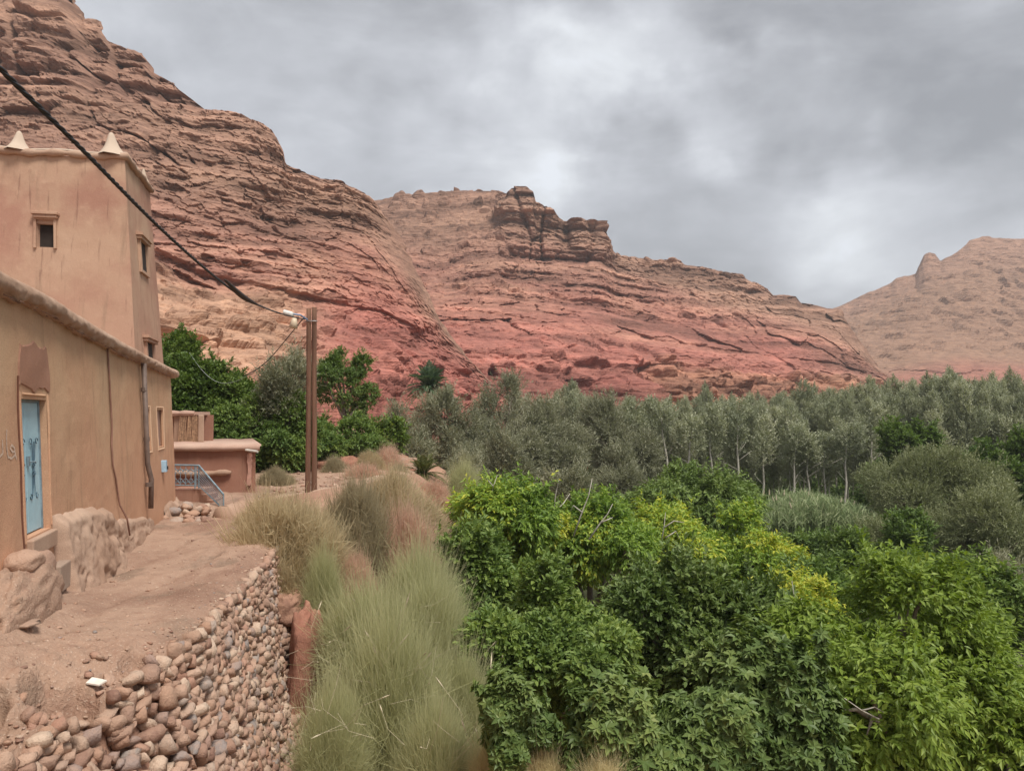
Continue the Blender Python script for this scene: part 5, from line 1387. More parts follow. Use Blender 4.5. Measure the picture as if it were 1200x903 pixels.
L_MID = leafmat('mid_green_leaves', [(.1, (0.081, 0.135, 0.039)), (.5, (0.145, 0.214, 0.057)), (.85, (0.209, 0.277, 0.078)), (1.0, (0.272, 0.316, 0.112))], .3)
L_OLV = leafmat('olive_leaves', [(.1, (0.148, 0.171, 0.088)), (.5, (0.234, 0.255, 0.134)), (.85, (0.320, 0.334, 0.190)), (1.0, (0.422, 0.416, 0.268))], .2, .5, .3)
L_WIL = leafmat('grey_willow_leaves', [(.1, (0.176, 0.183, 0.119)), (.5, (0.277, 0.279, 0.188)), (.85, (0.397, 0.380, 0.281)), (1.0, (0.608, 0.574, 0.479))], .2, .5, .3)
L_POP = leafmat('poplar_leaves', [(.1, (0.194, 0.215, 0.144)), (.5, (0.323, 0.340, 0.227)), (.85, (0.465, 0.461, 0.324)), (1.0, (0.706, 0.678, 0.650))], .22, .5, .3, .22)
L_LFT = leafmat('village_tree_leaves', [(.1, (0.058, 0.104, 0.024)), (.5, (0.110, 0.174, 0.035)), (.85, (0.176, 0.240, 0.049)), (1.0, (0.251, 0.294, 0.068))], .3)
def bark(name, a_, b2):
    m = Mat(name); n1 = m.noise(8, 5, .65, (1, 1, .25)); c = m.ramp(n1, [(.35, a_), (.65, b2)])
    return m.done(c, .9, m.bump(n1, .5, .03), spec=.15)
B_GREY = bark('grey_bark', (.16, .125, .10), (.33, .28, .23)); B_PALE = bark('pale_bark', (.34, .30, .25), (.58, .54, .47)); B_DARK = bark('dark_bark', (.07, .05, .04), (.16, .12, .09))
def tree(name, px0, px1, py0, py1, Y, kind, mat, n, label, cat='tree', group=None, seed=0, bark_=B_GREY, nl=16, lsc=1., ry=None, r0=None, size=(.30, .48), nb=9, yel=0., zmin=-.75, parts=None, twmul=1., shoots=40):
    a_ = W((px0 + px1) / 2, (py0 + py1) / 2, Y)
    rx = (px1 - px0) / F * Y / 2; rz = (py1 - py0) / F * Y / 2
    r = np.array([rx, ry or rx * .95, rz])
    gz = float(zg(a_[:1], a_[1:2])[0]); 
    base = np.array([a_[0], a_[1], min(gz, a_[2] - rz * .9)])
    t = thing(name, base, label, cat, group)
    me, C, Rr = crown_mesh(name + '_crown', r * .95, n, kind, seed + 11, mat, nl, size, lsc, zmin=zmin, yel=yel, twmul=twmul, shoots=shoots)
    link('crown', me, mat, t, a_ - base)
    h = a_[2] - base[2]
    tm = trunk_mesh(name + '_trunk', base - a_, C, Rr, r0 or max(.05, .035 * h + .04 * rx), seed, bark_, nb)
    link('trunk', tm, bark_, t, a_ - base)
    return t
G_N = None
# ---- near thicket
tree('walnut_tree', 893, 1235, 682, 985, 13.2, 'walnut', L_WAL, 9500, 'bright green walnut tree with drooping leaves filling the lower right corner', seed=1, nl=26, size=(.24, .38))
tree('walnut_tree', 868, 985, 755, 930, 12.6, 'walnut', L_WAL, 2600, 'small bright walnut sapling tucked against the dark fig leaves', seed=2, nl=10)
tree('walnut_tree', 1120, 1290, 745, 980, 12.4, 'walnut', L_WAL, 3400, 'bright walnut tree cut off by the right edge of the view', seed=3, nl=12)
tree('fig_tree', 745, 955, 755, 985, 11.2, 'fig', L_FIG, 5600, 'dark fig tree with large lobed leaves in front of the bright walnut', seed=4, nl=22, lsc=.72)
tree('fig_tree', 640, 800, 806, 985, 10.6, 'fig', L_FIG, 2900, 'low dark fig tree at the bottom centre beside the dry grass', seed=5, nl=14, lsc=.7)
tree('fig_bush', 560, 668, 798, 905, 10.9, 'fig', L_FIG, 1500, 'compact round fig bush standing out into the dry grass', seed=6, nl=9, lsc=.62, cat='bush')
tree('dark_leafy_tree', 540, 740, 688, 850, 16.5, 'broad', L_DRK, 7500, 'dense dark green tree between the grassy slope and the fig trees', seed=7, nl=18, size=(.25, .42), lsc=1.0)
tree('dark_leafy_tree', 700, 925, 684, 850, 18.5, 'broad', L_FIG, 7500, 'broad dark green tree right behind the big fig tree', seed=8, nl=20, size=(.25, .42), lsc=1.15)
tree('dark_leafy_tree', 508, 620, 640, 760, 21, 'broad', L_DRK, 5200, 'dark bushy tree hanging over the grassy slope right of the broom bushes', seed=9, nl=14, lsc=1.2)
tree('walnut_tree', 512, 668, 572, 690, 26, 'walnut', L_YEL, 6000, 'yellowing walnut tree with bare pale twigs sticking out of its top', seed=10, nl=18, lsc=1.35, yel=.27, size=(.24, .4))
tree('walnut_tree', 610, 765, 586, 690, 27.5, 'walnut', L_YEL, 5200, 'walnut tree with one bright yellow patch of leaves in the middle of the thicket', seed=16, nl=16, lsc=1.35, yel=.27, size=(.24, .4))
tree('walnut_tree', 740, 935, 604, 712, 31, 'walnut', L_YEL, 6500, 'wide mid green walnut tree in front of the reeds', seed=12, nl=22, lsc=1.5, yel=.04, size=(.22, .38))
tree('walnut_tree', 738, 893, 552, 625, 43, 'walnut', L_MID, 5200, 'darker green walnut tree just in front of the poplar grove', seed=13, nl=18, lsc=1.9, size=(.22, .38))
tree('walnut_tree', 865, 985, 672, 800, 20, 'walnut', L_YEL, 3600, 'walnut tree with a bare forked twig left of the bright corner walnut', seed=14, nl=14, lsc=1.1)
tree('dark_leafy_tree', 885, 1040, 690, 800, 24, 'broad', L_DRK, 3000, 'dark green tree glimpsed behind the bright corner walnut', seed=15, nl=12, lsc=1.3)
# ---- right middle
tree('olive_tree', 1022, 1182, 532, 640, 60, 'olive', L_OLV, 7500, 'large round grey green olive tree in front of the poplars', seed=20, nl=22, lsc=2.2, size=(.22, .36))
tree('olive_tree', 1095, 1235, 585, 690, 47, 'olive', L_OLV, 5200, 'olive tree at the right edge below the largest olive', seed=21, nl=18, lsc=1.9, size=(.22, .38))
tree('olive_tree', 985, 1075, 628, 700, 44, 'olive', L_OLV, 2200, 'small dusty olive tree in the middle of the dark bushes', seed=31, nl=12, lsc=1.7)
tree('green_tree', 1035, 1105, 503, 585, 76, 'broad', L_LFT, 2600, 'bright green tree poking up behind the largest olive', seed=22, nl=12, lsc=2.6, size=(.25, .4))
tree('green_tree', 1146, 1225, 522, 610, 68, 'broad', L_LFT, 3200, 'bright green tree at the right edge against the poplars', seed=23, nl=14, lsc=2.5)
tree('leafy_bush', 925, 1040, 640, 715, 50, 'broad', L_DRK, 3600, 'dark green bush below the reeds', cat='bush', seed=24, nl=16, lsc=1.9)
tree('leafy_bush', 1010, 1125, 622, 712, 38, 'broad', L_MID, 3800, 'green bushy tree in front of the olives', cat='bush', seed=25, nl=16, lsc=1.6)
tree('leafy_bush', 1092, 1222, 668, 770, 26, 'broad', L_DRK, 3400, 'dark bush at the right edge above the bright corner walnut', cat='bush', seed=26, nl=16, lsc=1.3)
tree('leafy_bush', 855, 960, 650, 710, 56, 'broad', L_DRK, 2600, 'low dark bush left of the reeds', cat='bush', seed=27, nl=12, lsc=2.1)
tree('leafy_bush', 1000, 1062, 560, 640, 84, 'broad', L_DRK, 1900, 'dark bush between the reeds and the largest olive', cat='bush', seed=28, nl=10, lsc=2.9)
tree('leafy_bush', 950, 1030, 640, 720, 36, 'broad', L_MID, 2200, 'mid green bush above the bright corner walnut', cat='bush', seed=29, nl=12, lsc=1.5)
tree('dry_bush', 1160, 1215, 660, 735, 33, 'olive', L_WIL, 900, 'half dry brownish bush near the right edge', cat='bush', seed=30, nl=8, lsc=1.4, size=(.3, .5))
# ---- grey willows below the red cliff
for i, (a_, b2, c_, d_, Y, n, lab) in enumerate([
    (438, 500, 478, 575, 58, 2600, 'grey green willow bush right of the poles below the palm'),
    (478, 572, 462, 585, 66, 4200, 'rounded grey willow in front of the red cliff right of the palm'),
    (548, 640, 452, 590, 80, 5000, 'tall grey willow at the left end of the poplar grove'),
    (608, 706, 466, 600, 84, 4800, 'broad grey willow behind the yellowing walnut'),
    (680, 770, 470, 590, 90, 4200, 'grey willow left of the white trunked poplars'),
    (560, 620, 520, 600, 60, 2200, 'low dark willow bush behind the yellowing walnut'),
    (636, 694, 556, 620, 38, 1200, 'small silvery willow showing between the bare walnut twigs'),
    (700, 760, 530, 610, 62, 2200, 'dark grey green willow bush left of the darker walnut')]):
    tree('willow', a_, b2, c_, d_, Y, 'olive', L_WIL, n, lab, seed=40 + i, nl=16, lsc=Y / 28, size=(.2, .36), bark_=B_GREY)
# ---- trees by the village
tree('village_tree', 150, 262, 392, 540, 36, 'broad', L_LFT, 10500, 'tall bright green tree rising right behind the adobe tower', seed=60, nl=18, lsc=1.15, size=(.25, .4))
tree('village_tree', 212, 338, 432, 560, 35, 'broad', L_LFT, 12000, 'big green leafy tree behind the terracotta annex', seed=61, nl=20, lsc=1.1, size=(.25, .4))
tree('village_tree', 225, 322, 452, 560, 34.0, 'broad', L_DRK, 8500, 'dark leafy tree low behind the reed shelter of the annex', seed=71, nl=22, lsc=1.05, size=(.28, .42))
tree('village_tree', 178, 262, 430, 540, 33.5, 'broad', L_LFT, 6500, 'green tree close behind the low house corner', seed=72, nl=18, lsc=1.1, size=(.28, .42))
tree('olive_tree', 286, 366, 420, 545, 34.2, 'olive', L_WIL, 5200, 'grey green olive tree left of the timber pole', seed=62, nl=16, lsc=1.35, size=(.22, .38))
tree('village_tree', 300, 372, 482, 552, 33.5, 'broad', L_DRK, 4600, 'dark green tree low behind the pole and the boulders', seed=63, nl=12, lsc=1.05)
tree('thorn_tree', 366, 442, 408, 505, 43, 'broad', L_MID, 2600, 'thin open crowned tree right of the timber pole', seed=64, nl=14, lsc=.95, size=(.16, .30))
tree('bramble', 352, 445, 492, 545, 37, 'broad', L_DRK, 4600, 'low green bramble thicket at the foot of the thin open tree', cat='bush', seed=65, nl=12, lsc=.95, ry=2.0)
tree('bramble', 262, 322, 505, 560, 33, 'broad', L_DRK, 3200, 'dark bramble thicket right beside the annex wall', cat='bush', seed=66, nl=10, lsc=1.0, ry=1.5)
tree('small_bush', 432, 480, 505, 540, 50, 'broad', L_LFT, 900, 'small bright green bush below the grey willows', cat='bush', seed=67, nl=8, lsc=1.8)
tree('small_bush', 520, 560, 533, 570, 41, 'olive', L_WIL, 700, 'silvery shrub beside the orange rock', cat='bush', seed=68, nl=8, lsc=1.3)
# bare twigs of the walnuts
def twigs(paths, Y, label, r=.03):
    m = MB()
    for p in paths:
        q = [W(a_, b2, Y + dy) for a_, b2, dy in p]; m.tube(q, list(np.linspace(r * .7, r * .2, len(q))), 6)
    tag(m.build('bare_branch', B_PALE, smooth=True, origin=q[0]), label, 'branch')
twigs([[(566, 612, 0), (573, 590, 0), (578, 570, 0), (583, 556, 0)], [(573, 590, 0), (562, 582, 0), (552, 580, 0), (543, 586, .2)], [(578, 570, 0), (570, 560, 0)]], 24.6, 'pale bare branch at the top left of the yellowing walnut', .045)
twigs([[(646, 628, 0), (649, 600, 0), (651, 580, 0), (655, 562, 0)], [(649, 600, 0), (660, 590, .2), (668, 578, .3)]], 25, 'upright pale bare branch in the middle of the walnut tops', .04)
twigs([[(672, 628, 0), (682, 600, 0), (690, 580, 0), (694, 560, 0)], [(682, 600, 0), (672, 592, 0), (668, 600, .1)]], 25, 'forked pale bare branch right of the middle one', .045)
twigs([[(690, 632, 0), (704, 612, 0), (712, 602, 0), (718, 590, 0)], [(704, 612, 0), (718, 606, 0)]], 25, 'slanting pale bare branch above the yellow leaf patch', .045)
twigs([[(774, 640, 0), (778, 618, 0), (780, 600, 0)], [(778, 618, 0), (790, 610, 0), (802, 612, 0)], [(780, 630, 0), (792, 622, 0), (797, 632, 0)]], 28, 'pale bare branches on the wide mid green walnut', .04)
twigs([[(935, 735, 0), (934, 712, 0), (930, 695, 0), (928, 680, 0)], [(934, 712, 0), (940, 700, 0)], [(934, 722, 0), (942, 730, 0)]], 17.6, 'pale bare forked twig left of the bright corner walnut', .022)
twigs([[(1030, 842, 0), (1010, 832, 0), (990, 818, 0), (975, 812, 0)], [(1010, 832, 0), (1025, 828, 0), (1036, 834, 0)]], 10.9, 'grey dead branch lying across the bright walnut leaves', .018)
# ---- poplar grove
def pop_shape(h, w):
    def f(rg):
        C = []; Rr = []
        for k in range(13):
            t_ = (k + .5) / 13; wd = w * math.sin(math.pi * (.05 + .81 * t_)) ** .75
            C.append([rg.normal() * .45 * wd, rg.normal() * .45 * wd, (t_ - .5) * h]); Rr.append([wd * rg.uniform(.5, .8)] * 2 + [h / 13 * rg.uniform(1.1, 1.9)])
        C.append([0, 0, 0]); Rr.append([w * .5, w * .5, h * .42]); return np.array(C), np.array(Rr)
    return f
popv = []
for s_ in range(6):
    h, w = 11.0 + s_ % 3, 1.35 + .22 * (s_ % 2)
    me, C, Rr = crown_mesh('poplar_crown', (w, w, h / 2), 2900, 'poplar', 200 + s_, L_POP, lsc=1.35, shape=pop_shape(h, w))
    m = MB(); rg = np.random.default_rng(s_)
    zz_ = np.linspace(-h / 2 - 4.5, h / 2 * .85, 9); bend = np.cumsum(rg.normal(size=(9, 2)) * .10, axis=0)
    m.tube([(bend[i, 0], bend[i, 1], zz_[i]) for i in range(9)], list(np.linspace(.13, .02, 9)), 7)
    for _ in range(12):
        t_ = rg.uniform(.3, .85); i = int(t_ * 8); p = np.array([bend[i, 0], bend[i, 1], zz_[i]]); a_ = rg.uniform(0, 6.28)
        q = p + np.array([math.cos(a_) * w * .8, math.sin(a_) * w * .8, 1.6]); m.tube([p, (p + q) / 2 - (0, 0, .15), q], [.045, .03, .01], 4, cap=False)
    tm = bpy.data.meshes.new('poplar_trunk'); tm.from_pydata(m.v, [], m.f); tm.polygons.foreach_set('use_smooth', [True] * len(tm.polygons)); tm.materials.append(B_PALE)
    popv.append((me, tm, h))
rg = np.random.default_rng(77)
GT = [(560, 470), (620, 462), (700, 466), (760, 470), (820, 466), (880, 466), (940, 462), (1000, 458), (1050, 456), (1080, 446), (1110, 438), (1140, 440), (1170, 446), (1240, 450)]
rows = [(96, 705, 1240, 30, 6), (106, 690, 1250, 27, 2), (118, 660, 1250, 24, -2), (132, 640, 1250, 22, -3), (148, 600, 1260, 24, -4)]
def put_poplar(px, Y, top, label, k, thin=1.):
    me, tm, h = popv[k]
    p = W(px, 500, Y); gz = -12.2; zt = W(px, top, Y)[2]; H = zt - gz; sc = H / (h + 4.2)
    t = thing('poplar_tree', (p[0], Y, gz), label, 'poplar', 'poplars of the grove below the cliffs')
    t.scale = (sc * thin, sc * thin, sc); t.rotation_euler = (0, 0, rg.uniform(0, 6.28))
    for nm, d2 in (('crown', me), ('trunk', tm)):
        o = bpy.data.objects.new(nm, d2); col.objects.link(o); o.parent = t; o.location = (0, 0, h / 2 + 4.2)
for ri, (Y, a_, b2, step, dy) in enumerate(rows):
    x = a_ + rg.uniform(0, 15)
    while x < b2:
        top = ip(x, GT) + rg.normal() * 7 + dy + 12
        lab = ['slender grey green poplar in the front row of the grove', 'grey green poplar in the second row of the grove'][ri] if ri < 2 else 'grey green poplar deep inside the grove with only its crown showing'
        put_poplar(x, Y + rg.normal() * 2.5, top, lab, int(rg.integers(6)), rg.uniform(.8, 1.12))
        x += step * .72 * rg.uniform(.7, 1.3)
# pale bare trunks that stand out in front of the grove
def pale_trunk(px, y0, y1, lean, Y, label):
    b0, t0 = W(px, y1, Y), W(px + lean, y0, Y)
    base = np.array([b0[0], b0[1], -12.2]); t = thing('poplar_tree', base, label, 'poplar')
    m = MB(); m.tube([base - (0, 0, .3), base + (b0 - base) * .6 + (.1, 0, 0), b0, b0 + (t0 - b0) * .35 + (.12, 0, 0), b0 + (t0 - b0) * .7 - (.1, 0, 0), t0], [.2, .17, .15, .13, .09, .04], 8)
    for _ in range(6):
        f = rg.uniform(.3, .95); p = b0 + (t0 - b0) * f; q = p + np.array([rg.normal() * 1.3, rg.normal() * .8, 1.2]); m.tube([p, (p + q) / 2, q], [.04, .03, .01], 4)
    m.build('trunk', B_PALE, t, smooth=True)
    me, C, Rr = crown_mesh('poplar_crown', (1.5, 1.5, 2.6), 520, 'poplar', int(px), L_POP, nl=8, lsc=1.5); link('crown', me, L_POP, t, t0 - base + np.array([0, 0, .2]))
pale_trunk(783, 488, 562, -8, 88, 'pale trunked poplar leaning left at the left of the grove')
pale_trunk(803, 505, 560, 9, 88, 'pale trunked poplar leaning right beside the left leaning one')
pale_trunk(928, 520, 600, 5, 90, 'tall pale trunked poplar standing right behind the reeds')
pale_trunk(966, 530, 600, 0, 92, 'straight pale poplar trunk right of the one behind the reeds')
pale_trunk(1022, 508, 585, 0, 92, 'pale poplar trunk left of the bright green tree')
pale_trunk(864, 500, 580, 1, 90, 'slim pale poplar trunk in the middle of the grove')
for px_, a_, b2, ln_, Y_, w_ in ((738, 500, 560, 2, 92, 'slim pale poplar trunk above the darker walnut'), (835, 510, 575, -3, 89, 'slim pale poplar trunk leaning left in the middle of the grove'), (893, 525, 590, 3, 91, 'pale poplar trunk left of the tallest pale trunk'), (948, 535, 592, -2, 91, 'thin pale trunk between the two trunks behind the reeds'), (990, 525, 588, 2, 90, 'thin pale poplar trunk right of the reeds')):
    pale_trunk(px_, a_, b2, ln_, Y_, w_)
pale_trunk(1178, 515, 580, 0, 92, 'slim pale poplar trunk near the right edge')

# ---- broom and grass
def strips(B, D, Ln, curl, w, seg, rg, val, tw0=1., tw1=.35):
    """B base (n,3), D unit direction; curved thin blades -> quads"""
    n = len(B); side = nz(np.cross(D, rg.normal(size=(n, 3))))
    pts = []
    for j in range(seg + 1):
        f = j / seg; p = B + D * (Ln * f)[:, None] + curl * (Ln * f ** 2)[:, None]; pts.append(p)
    V = np.zeros((n, seg + 1, 2, 3)); A = np.zeros((n, seg + 1, 2))
    for j in range(seg + 1):
        ww = (w * (tw0 + (tw1 - tw0) * j / seg))[:, None]
        V[:, j, 0] = pts[j] - side * ww; V[:, j, 1] = pts[j] + side * ww; A[:, j, :] = (j / seg)
    i = np.arange(n)[:, None] * (2 * (seg + 1)) + 2 * np.arange(seg)[None]
    Fc = np.stack([i, i + 1, i + 3, i + 2], -1).reshape(-1, 4)
    return V.reshape(-1, 3), Fc, np.repeat(val, 2 * (seg + 1)), A.reshape(-1), pts
def broom_mesh(name, n, seed, mat=None, w=.0042, grassy=False):
    """unit bush: radius about 1 at its widest, rooted at z=0; long stems inside, short fine shoots through a lobed dome"""
    rg = np.random.default_rng(seed)
    def rad(D): return .80 + .30 * fbm(D[:, 0] * 2.1 + seed, D[:, 1] * 2.1, D[:, 2] * 2.1, 3) + .10 * fbm(D[:, 0] * 6 + seed, D[:, 1] * 6, D[:, 2] * 6, 2)
    def dirs(k):
        D = rg.normal(size=(k, 3)); D[:, 2] = np.abs(D[:, 2]) * (1.15 if grassy else 1.0) - .02; return nz(D)
    VV, FF, AA, TT = [], [], [], []; n0 = 0
    def add(B, D, Ln, curl, ww, seg, t0, t1, val):
        nonlocal n0
        v, f, a_, t_, _ = strips(B, D, Ln, curl, np.full(len(B), ww), seg, rg, val)
        VV.append(v); FF.append(f + n0); AA.append(a_); TT.append(t0 + (t1 - t0) * t_); n0 += len(v)
    k = n // 5; D = dirs(k); R0 = rad(D)
    add(np.stack([rg.normal(size=k) * .12, rg.normal(size=k) * .12, 0 * R0], -1), nz(D + .1 * rg.normal(size=(k, 3))), R0 * .95, np.array([0, 0, -.1]) + .12 * rg.normal(size=(k, 3)), w * 1.3, 3, 0, .8, rg.random(k))
    for q in range(4):
        D = dirs(n); R0 = rad(D); f = (.38 + .55 * rg.random(n) ** .6); clv = .5 + .5 * fbm(D[:, 0] * 3.3 + 9, D[:, 1] * 3.3 + seed, D[:, 2] * 3.3, 2)
        B = D * (R0 * f)[:, None] * np.array([1, 1, .95]); up = .2 if not grassy else .5
        add(B, nz(D * .7 + .62 * rg.normal(size=(n, 3)) + np.array([0, 0, up])), (.12 + .18 * rg.random(n)) * (1.6 if grassy else .7), .5 * rg.normal(size=(n, 3)) + np.array([0, 0, -.1]), w * .8, 2, .45, 1.0, np.clip(.5 * clv + .5 * rg.random(n), 0, 1))
    me = mesh_np(name, np.vstack(VV), np.vstack(FF), False, {'v': np.concatenate(AA), 't': np.concatenate(TT)}); me.materials.append(mat)
    return me
def broom_mat(name, a_, b2, c_, d_):
    """a woody base, b..d tips"""
    m = Mat(name); v = m.attr('v', 2); t = m.attr('t', 2)
    c = m.ramp(v, [(0, b2), (.5, c_), (1, d_)]); c = m.mix(m.rng(t, .05, .55), a_, c)
    return m.leaf(c, .5, .8, .05)
M_br_g = broom_mat('green_broom', (0.293, 0.234, 0.132), (0.395, 0.395, 0.205), (0.541, 0.541, 0.300), (0.688, 0.659, 0.395))
M_br_y = broom_mat('straw_broom', (0.252, 0.170, 0.107), (0.453, 0.359, 0.213), (0.592, 0.485, 0.303), (0.688, 0.592, 0.378))
M_br_o = broom_mat('olive_broom', (0.201, 0.138, 0.101), (0.303, 0.258, 0.157), (0.428, 0.365, 0.233), (0.542, 0.453, 0.290))
M_br_p = broom_mat('pinkish_dry_broom', (0.264, 0.161, 0.118), (0.557, 0.373, 0.278), (0.703, 0.491, 0.366), (0.800, 0.586, 0.439))
M_br_d = broom_mat('dry_grass', (0.439, 0.352, 0.191), (0.586, 0.505, 0.293), (0.761, 0.659, 0.395), (0.800, 0.776, 0.484))
BV = {}
for nm, mt in (('g', M_br_g), ('y', M_br_y), ('o', M_br_o), ('p', M_br_p), ('d', M_br_d)):
    BV[nm] = [broom_mesh('broom_' + nm, 4800 if nm == 'g' else 12500 if nm in 'yo' else (1300 if nm == 'd' else 5200), 300 + ord(nm) + k, mat=mt, w=.0055, grassy=nm in 'gd') for k in range(2 if nm in 'gyo' else 1)]
def hit(px, py, y0=4, y1=120):
    v = np.array(pixdir(px, py)); v = v / v[1]; Y = np.geomspace(y0, y1, 900); P = v[None] * Y[:, None]
    g = zg(P[:, 0], P[:, 1]); i = np.argmax(P[:, 2] < g)
    return P[i] if (P[:, 2] < g).any() else P[-1]
BC = [0]
def bush(px0, px1, pyt, pyb, Y, kind, label, cat='bush', name='broom_bush', depth=.95):
    p = W((px0 + px1) / 2, pyb, Y); H = W(0, pyt, Y)[2] - p[2]; Rr = (px1 - px0) / F * Y / 2
    BC[0] += 1; me = BV[kind][BC[0] % len(BV[kind])]
    t = thing(name, p, label, cat); t.rotation_euler = (0, 0, BC[0] * 1.7)
    o = bpy.data.objects.new('stems', me); col.objects.link(o); o.parent = t; k_ = 1.05 if kind in 'gd' else 1.2; o.scale = (Rr * k_, Rr * k_ * depth, H * (1.08 if kind in 'gd' else 1.16))
for a_ in [(258, 420, 574, 712, 18.6, 'y', 'straw coloured broom bush spilling over the corner of the path'), (272, 345, 586, 640, 20.8, 'y', 'low pale broom at the left, touching the mud wall'),
           (362, 470, 566, 712, 20.2, 'o', 'dull olive broom bush with a dark woody inside'), (398, 520, 550, 660, 22.0, 'y', 'tallest pale yellow broom bush cresting the terrace edge'),
           (430, 524, 592, 722, 20.4, 'p', 'pinkish dry broom on the right flank of the tallest bush'), (385, 448, 648, 728, 18.4, 'p', 'brown bare twigged broom under the olive broom bush'),
           (352, 404, 662, 742, 17.4, 'g', 'narrow green broom between the wall corner and the straw bush'), (375, 480, 704, 790, 16.0, 'g', 'green tufted broom just below the stone wall corner'),
           (455, 556, 700, 812, 16.3, 'g', 'soft pale broom on the slope under the pinkish dry broom'), (440, 540, 662, 760, 18.2, 'g', 'small pale broom tight below the pinkish dry broom'),
           (388, 530, 752, 935, 13.0, 'g', 'largest green broom hummock at the foot of the stone wall'), (345, 432, 826, 950, 11.8, 'g', 'green broom hummock hugging the stone wall at the bottom'),
           (500, 580, 786, 895, 13.6, 'g', 'pale broom clump beside the dark leafy trees'), (462, 556, 845, 960, 11.6, 'g', 'green broom clump at the bottom edge left of the fig bush'),
           (545, 610, 862, 930, 11.4, 'd', 'wispy dry grass tuft below the round fig bush'), (606, 680, 876, 940, 10.6, 'd', 'wispy dry grass in front of the low fig tree'),
           (668, 750, 882, 945, 10.0, 'd', 'short dry grass tuft at the bottom edge in front of the fig leaves'),
           (396, 455, 543, 578, 31, 'p', 'tangled greyish dead brush beyond the mud wall'), (430, 478, 522, 566, 36, 'p', 'pinkish dry shrub left of the dwarf palm'), (478, 532, 562, 602, 29, 'p', 'dead twiggy shrub below the dwarf palm'),
           (372, 412, 536, 568, 33, 'o', 'low dusty shrub right behind the timber pole'), (415, 452, 528, 556, 35, 'y', 'pale dry tuft on the red earth bank'), (445, 490, 545, 585, 33, 'o', 'dull shrub between the dead brush and the dwarf palm'),
           (302, 345, 548, 574, 29, 'o', 'low dusty shrub between the annex and the timber pole'),
           (520, 566, 550, 596, 36, 'g', 'green feathery shrub right of the orange rock')]:
    bush(*a_)
def stalks():
    rg = np.random.default_rng(91); m = MB()
    for (px, py, Y, n) in ((455, 800, 12.6, 16), (395, 860, 11.4, 12), (500, 770, 14, 12), (520, 870, 11.2, 10), (430, 735, 15.6, 8), (380, 770, 13.5, 8)):
        for _ in range(n):
            p = W(px + rg.normal() * 32, py + rg.normal() * 22, Y); d_ = nz((rg.normal(size=3) * np.array([.9, .5, .5]) + np.array([0, -.2, .7]))[None])[0]; L_ = rg.uniform(.35, .8)
            k = p + d_ * L_ * .6; q = k + (d_ + rg.normal(size=3) * .55) * L_ * .4
            m.tube([p, k, q], [.0026, .0022, .0018], 4, cap=False)
            if rg.random() < .4: m.tube([q, q + (q - k) * .25, q + (q - k) * .5], [.003, .010, .002], 5)
    tag(m.build('dead_stalks', M_straw), 'pale broken dead stalks scattered over the green broom hummocks', 'stalks', kind='stuff')
M_straw = plain('dead_straw', (.58, .50, .36), .8)
stalks()
# stuff: rough grass over the slope
def slope_grass():
    rg = np.random.default_rng(55); P = []
    n = 15000; x = rg.uniform(-4.2, 3.2, n); y = 7 + 20 * rg.random(n) ** 1.2
    dens = fbm(x / 1.2, y / 1.2, 0 * x, 3); keep = (dens > .08) & (x > ip(y, PE) + 1.6)
    x, y = x[keep], y[keep]; z = zg(x, y) + .10 * fbm(x / .9, y / .9, 0, 4) * 1.0 + .35 * fbm(x / 6, y / 6, 3, 3) * sstep(4, 14, np.hypot(x, y))
    B = np.stack([x, y, z - .03], -1); n = len(x); B = np.repeat(B, 4, 0) + rg.normal(size=(n * 4, 3)) * np.array([.05, .05, 0]); n = len(B)
    D = nz(np.array([0, 0, 1.]) + .42 * rg.normal(size=(n, 3))); D[:, 2] = np.abs(D[:, 2])
    V, Fc, a_, t_, _ = strips(B, D, .25 + .35 * rg.random(n), .25 * rg.normal(size=(n, 3)), np.full(n, .005), 2, rg, rg.random(n))
    tag(build('grass', V, Fc, M_br_g, attr={'v': a_, 't': t_}), 'rough dry and green grass covering the slope below the path', 'grass', kind='stuff')
slope_grass()
# ---- undergrowth on the valley floor: nobody could count it
def undergrowth():
    rg = np.random.default_rng(66); n = 40000
    x = rg.uniform(-12, 110, n); y = 13 + 140 * rg.random(n); k = (x < y * .72 + 2) & (x > -.10 * y + 1.2); x, y = x[k], y[k]; n = len(x)
    z = zg(x, y) + .1 + 1.3 * rg.random(n) ** 1.5 * sstep(13, 30, y)
    P = np.stack([x, y, z], -1); D = nz(rg.normal(size=(n, 3)) + np.array([0, 0, .5])); N_ = nz(np.array([0, 0, 1.]) + .6 * rg.normal(size=(n, 3)))
    s_ = .22 + .006 * y
    V, Fa, v = leaves(P, D, N_, s_ * rg.uniform(.6, 1.3, n), s_ * .6, T_OVAL, rg.random(n) * .8)
    tag(build('undergrowth', V, Fa, L_MID, attr={'v': v}), 'dark leafy undergrowth covering the valley floor under the trees', 'undergrowth', kind='stuff')
undergrowth()

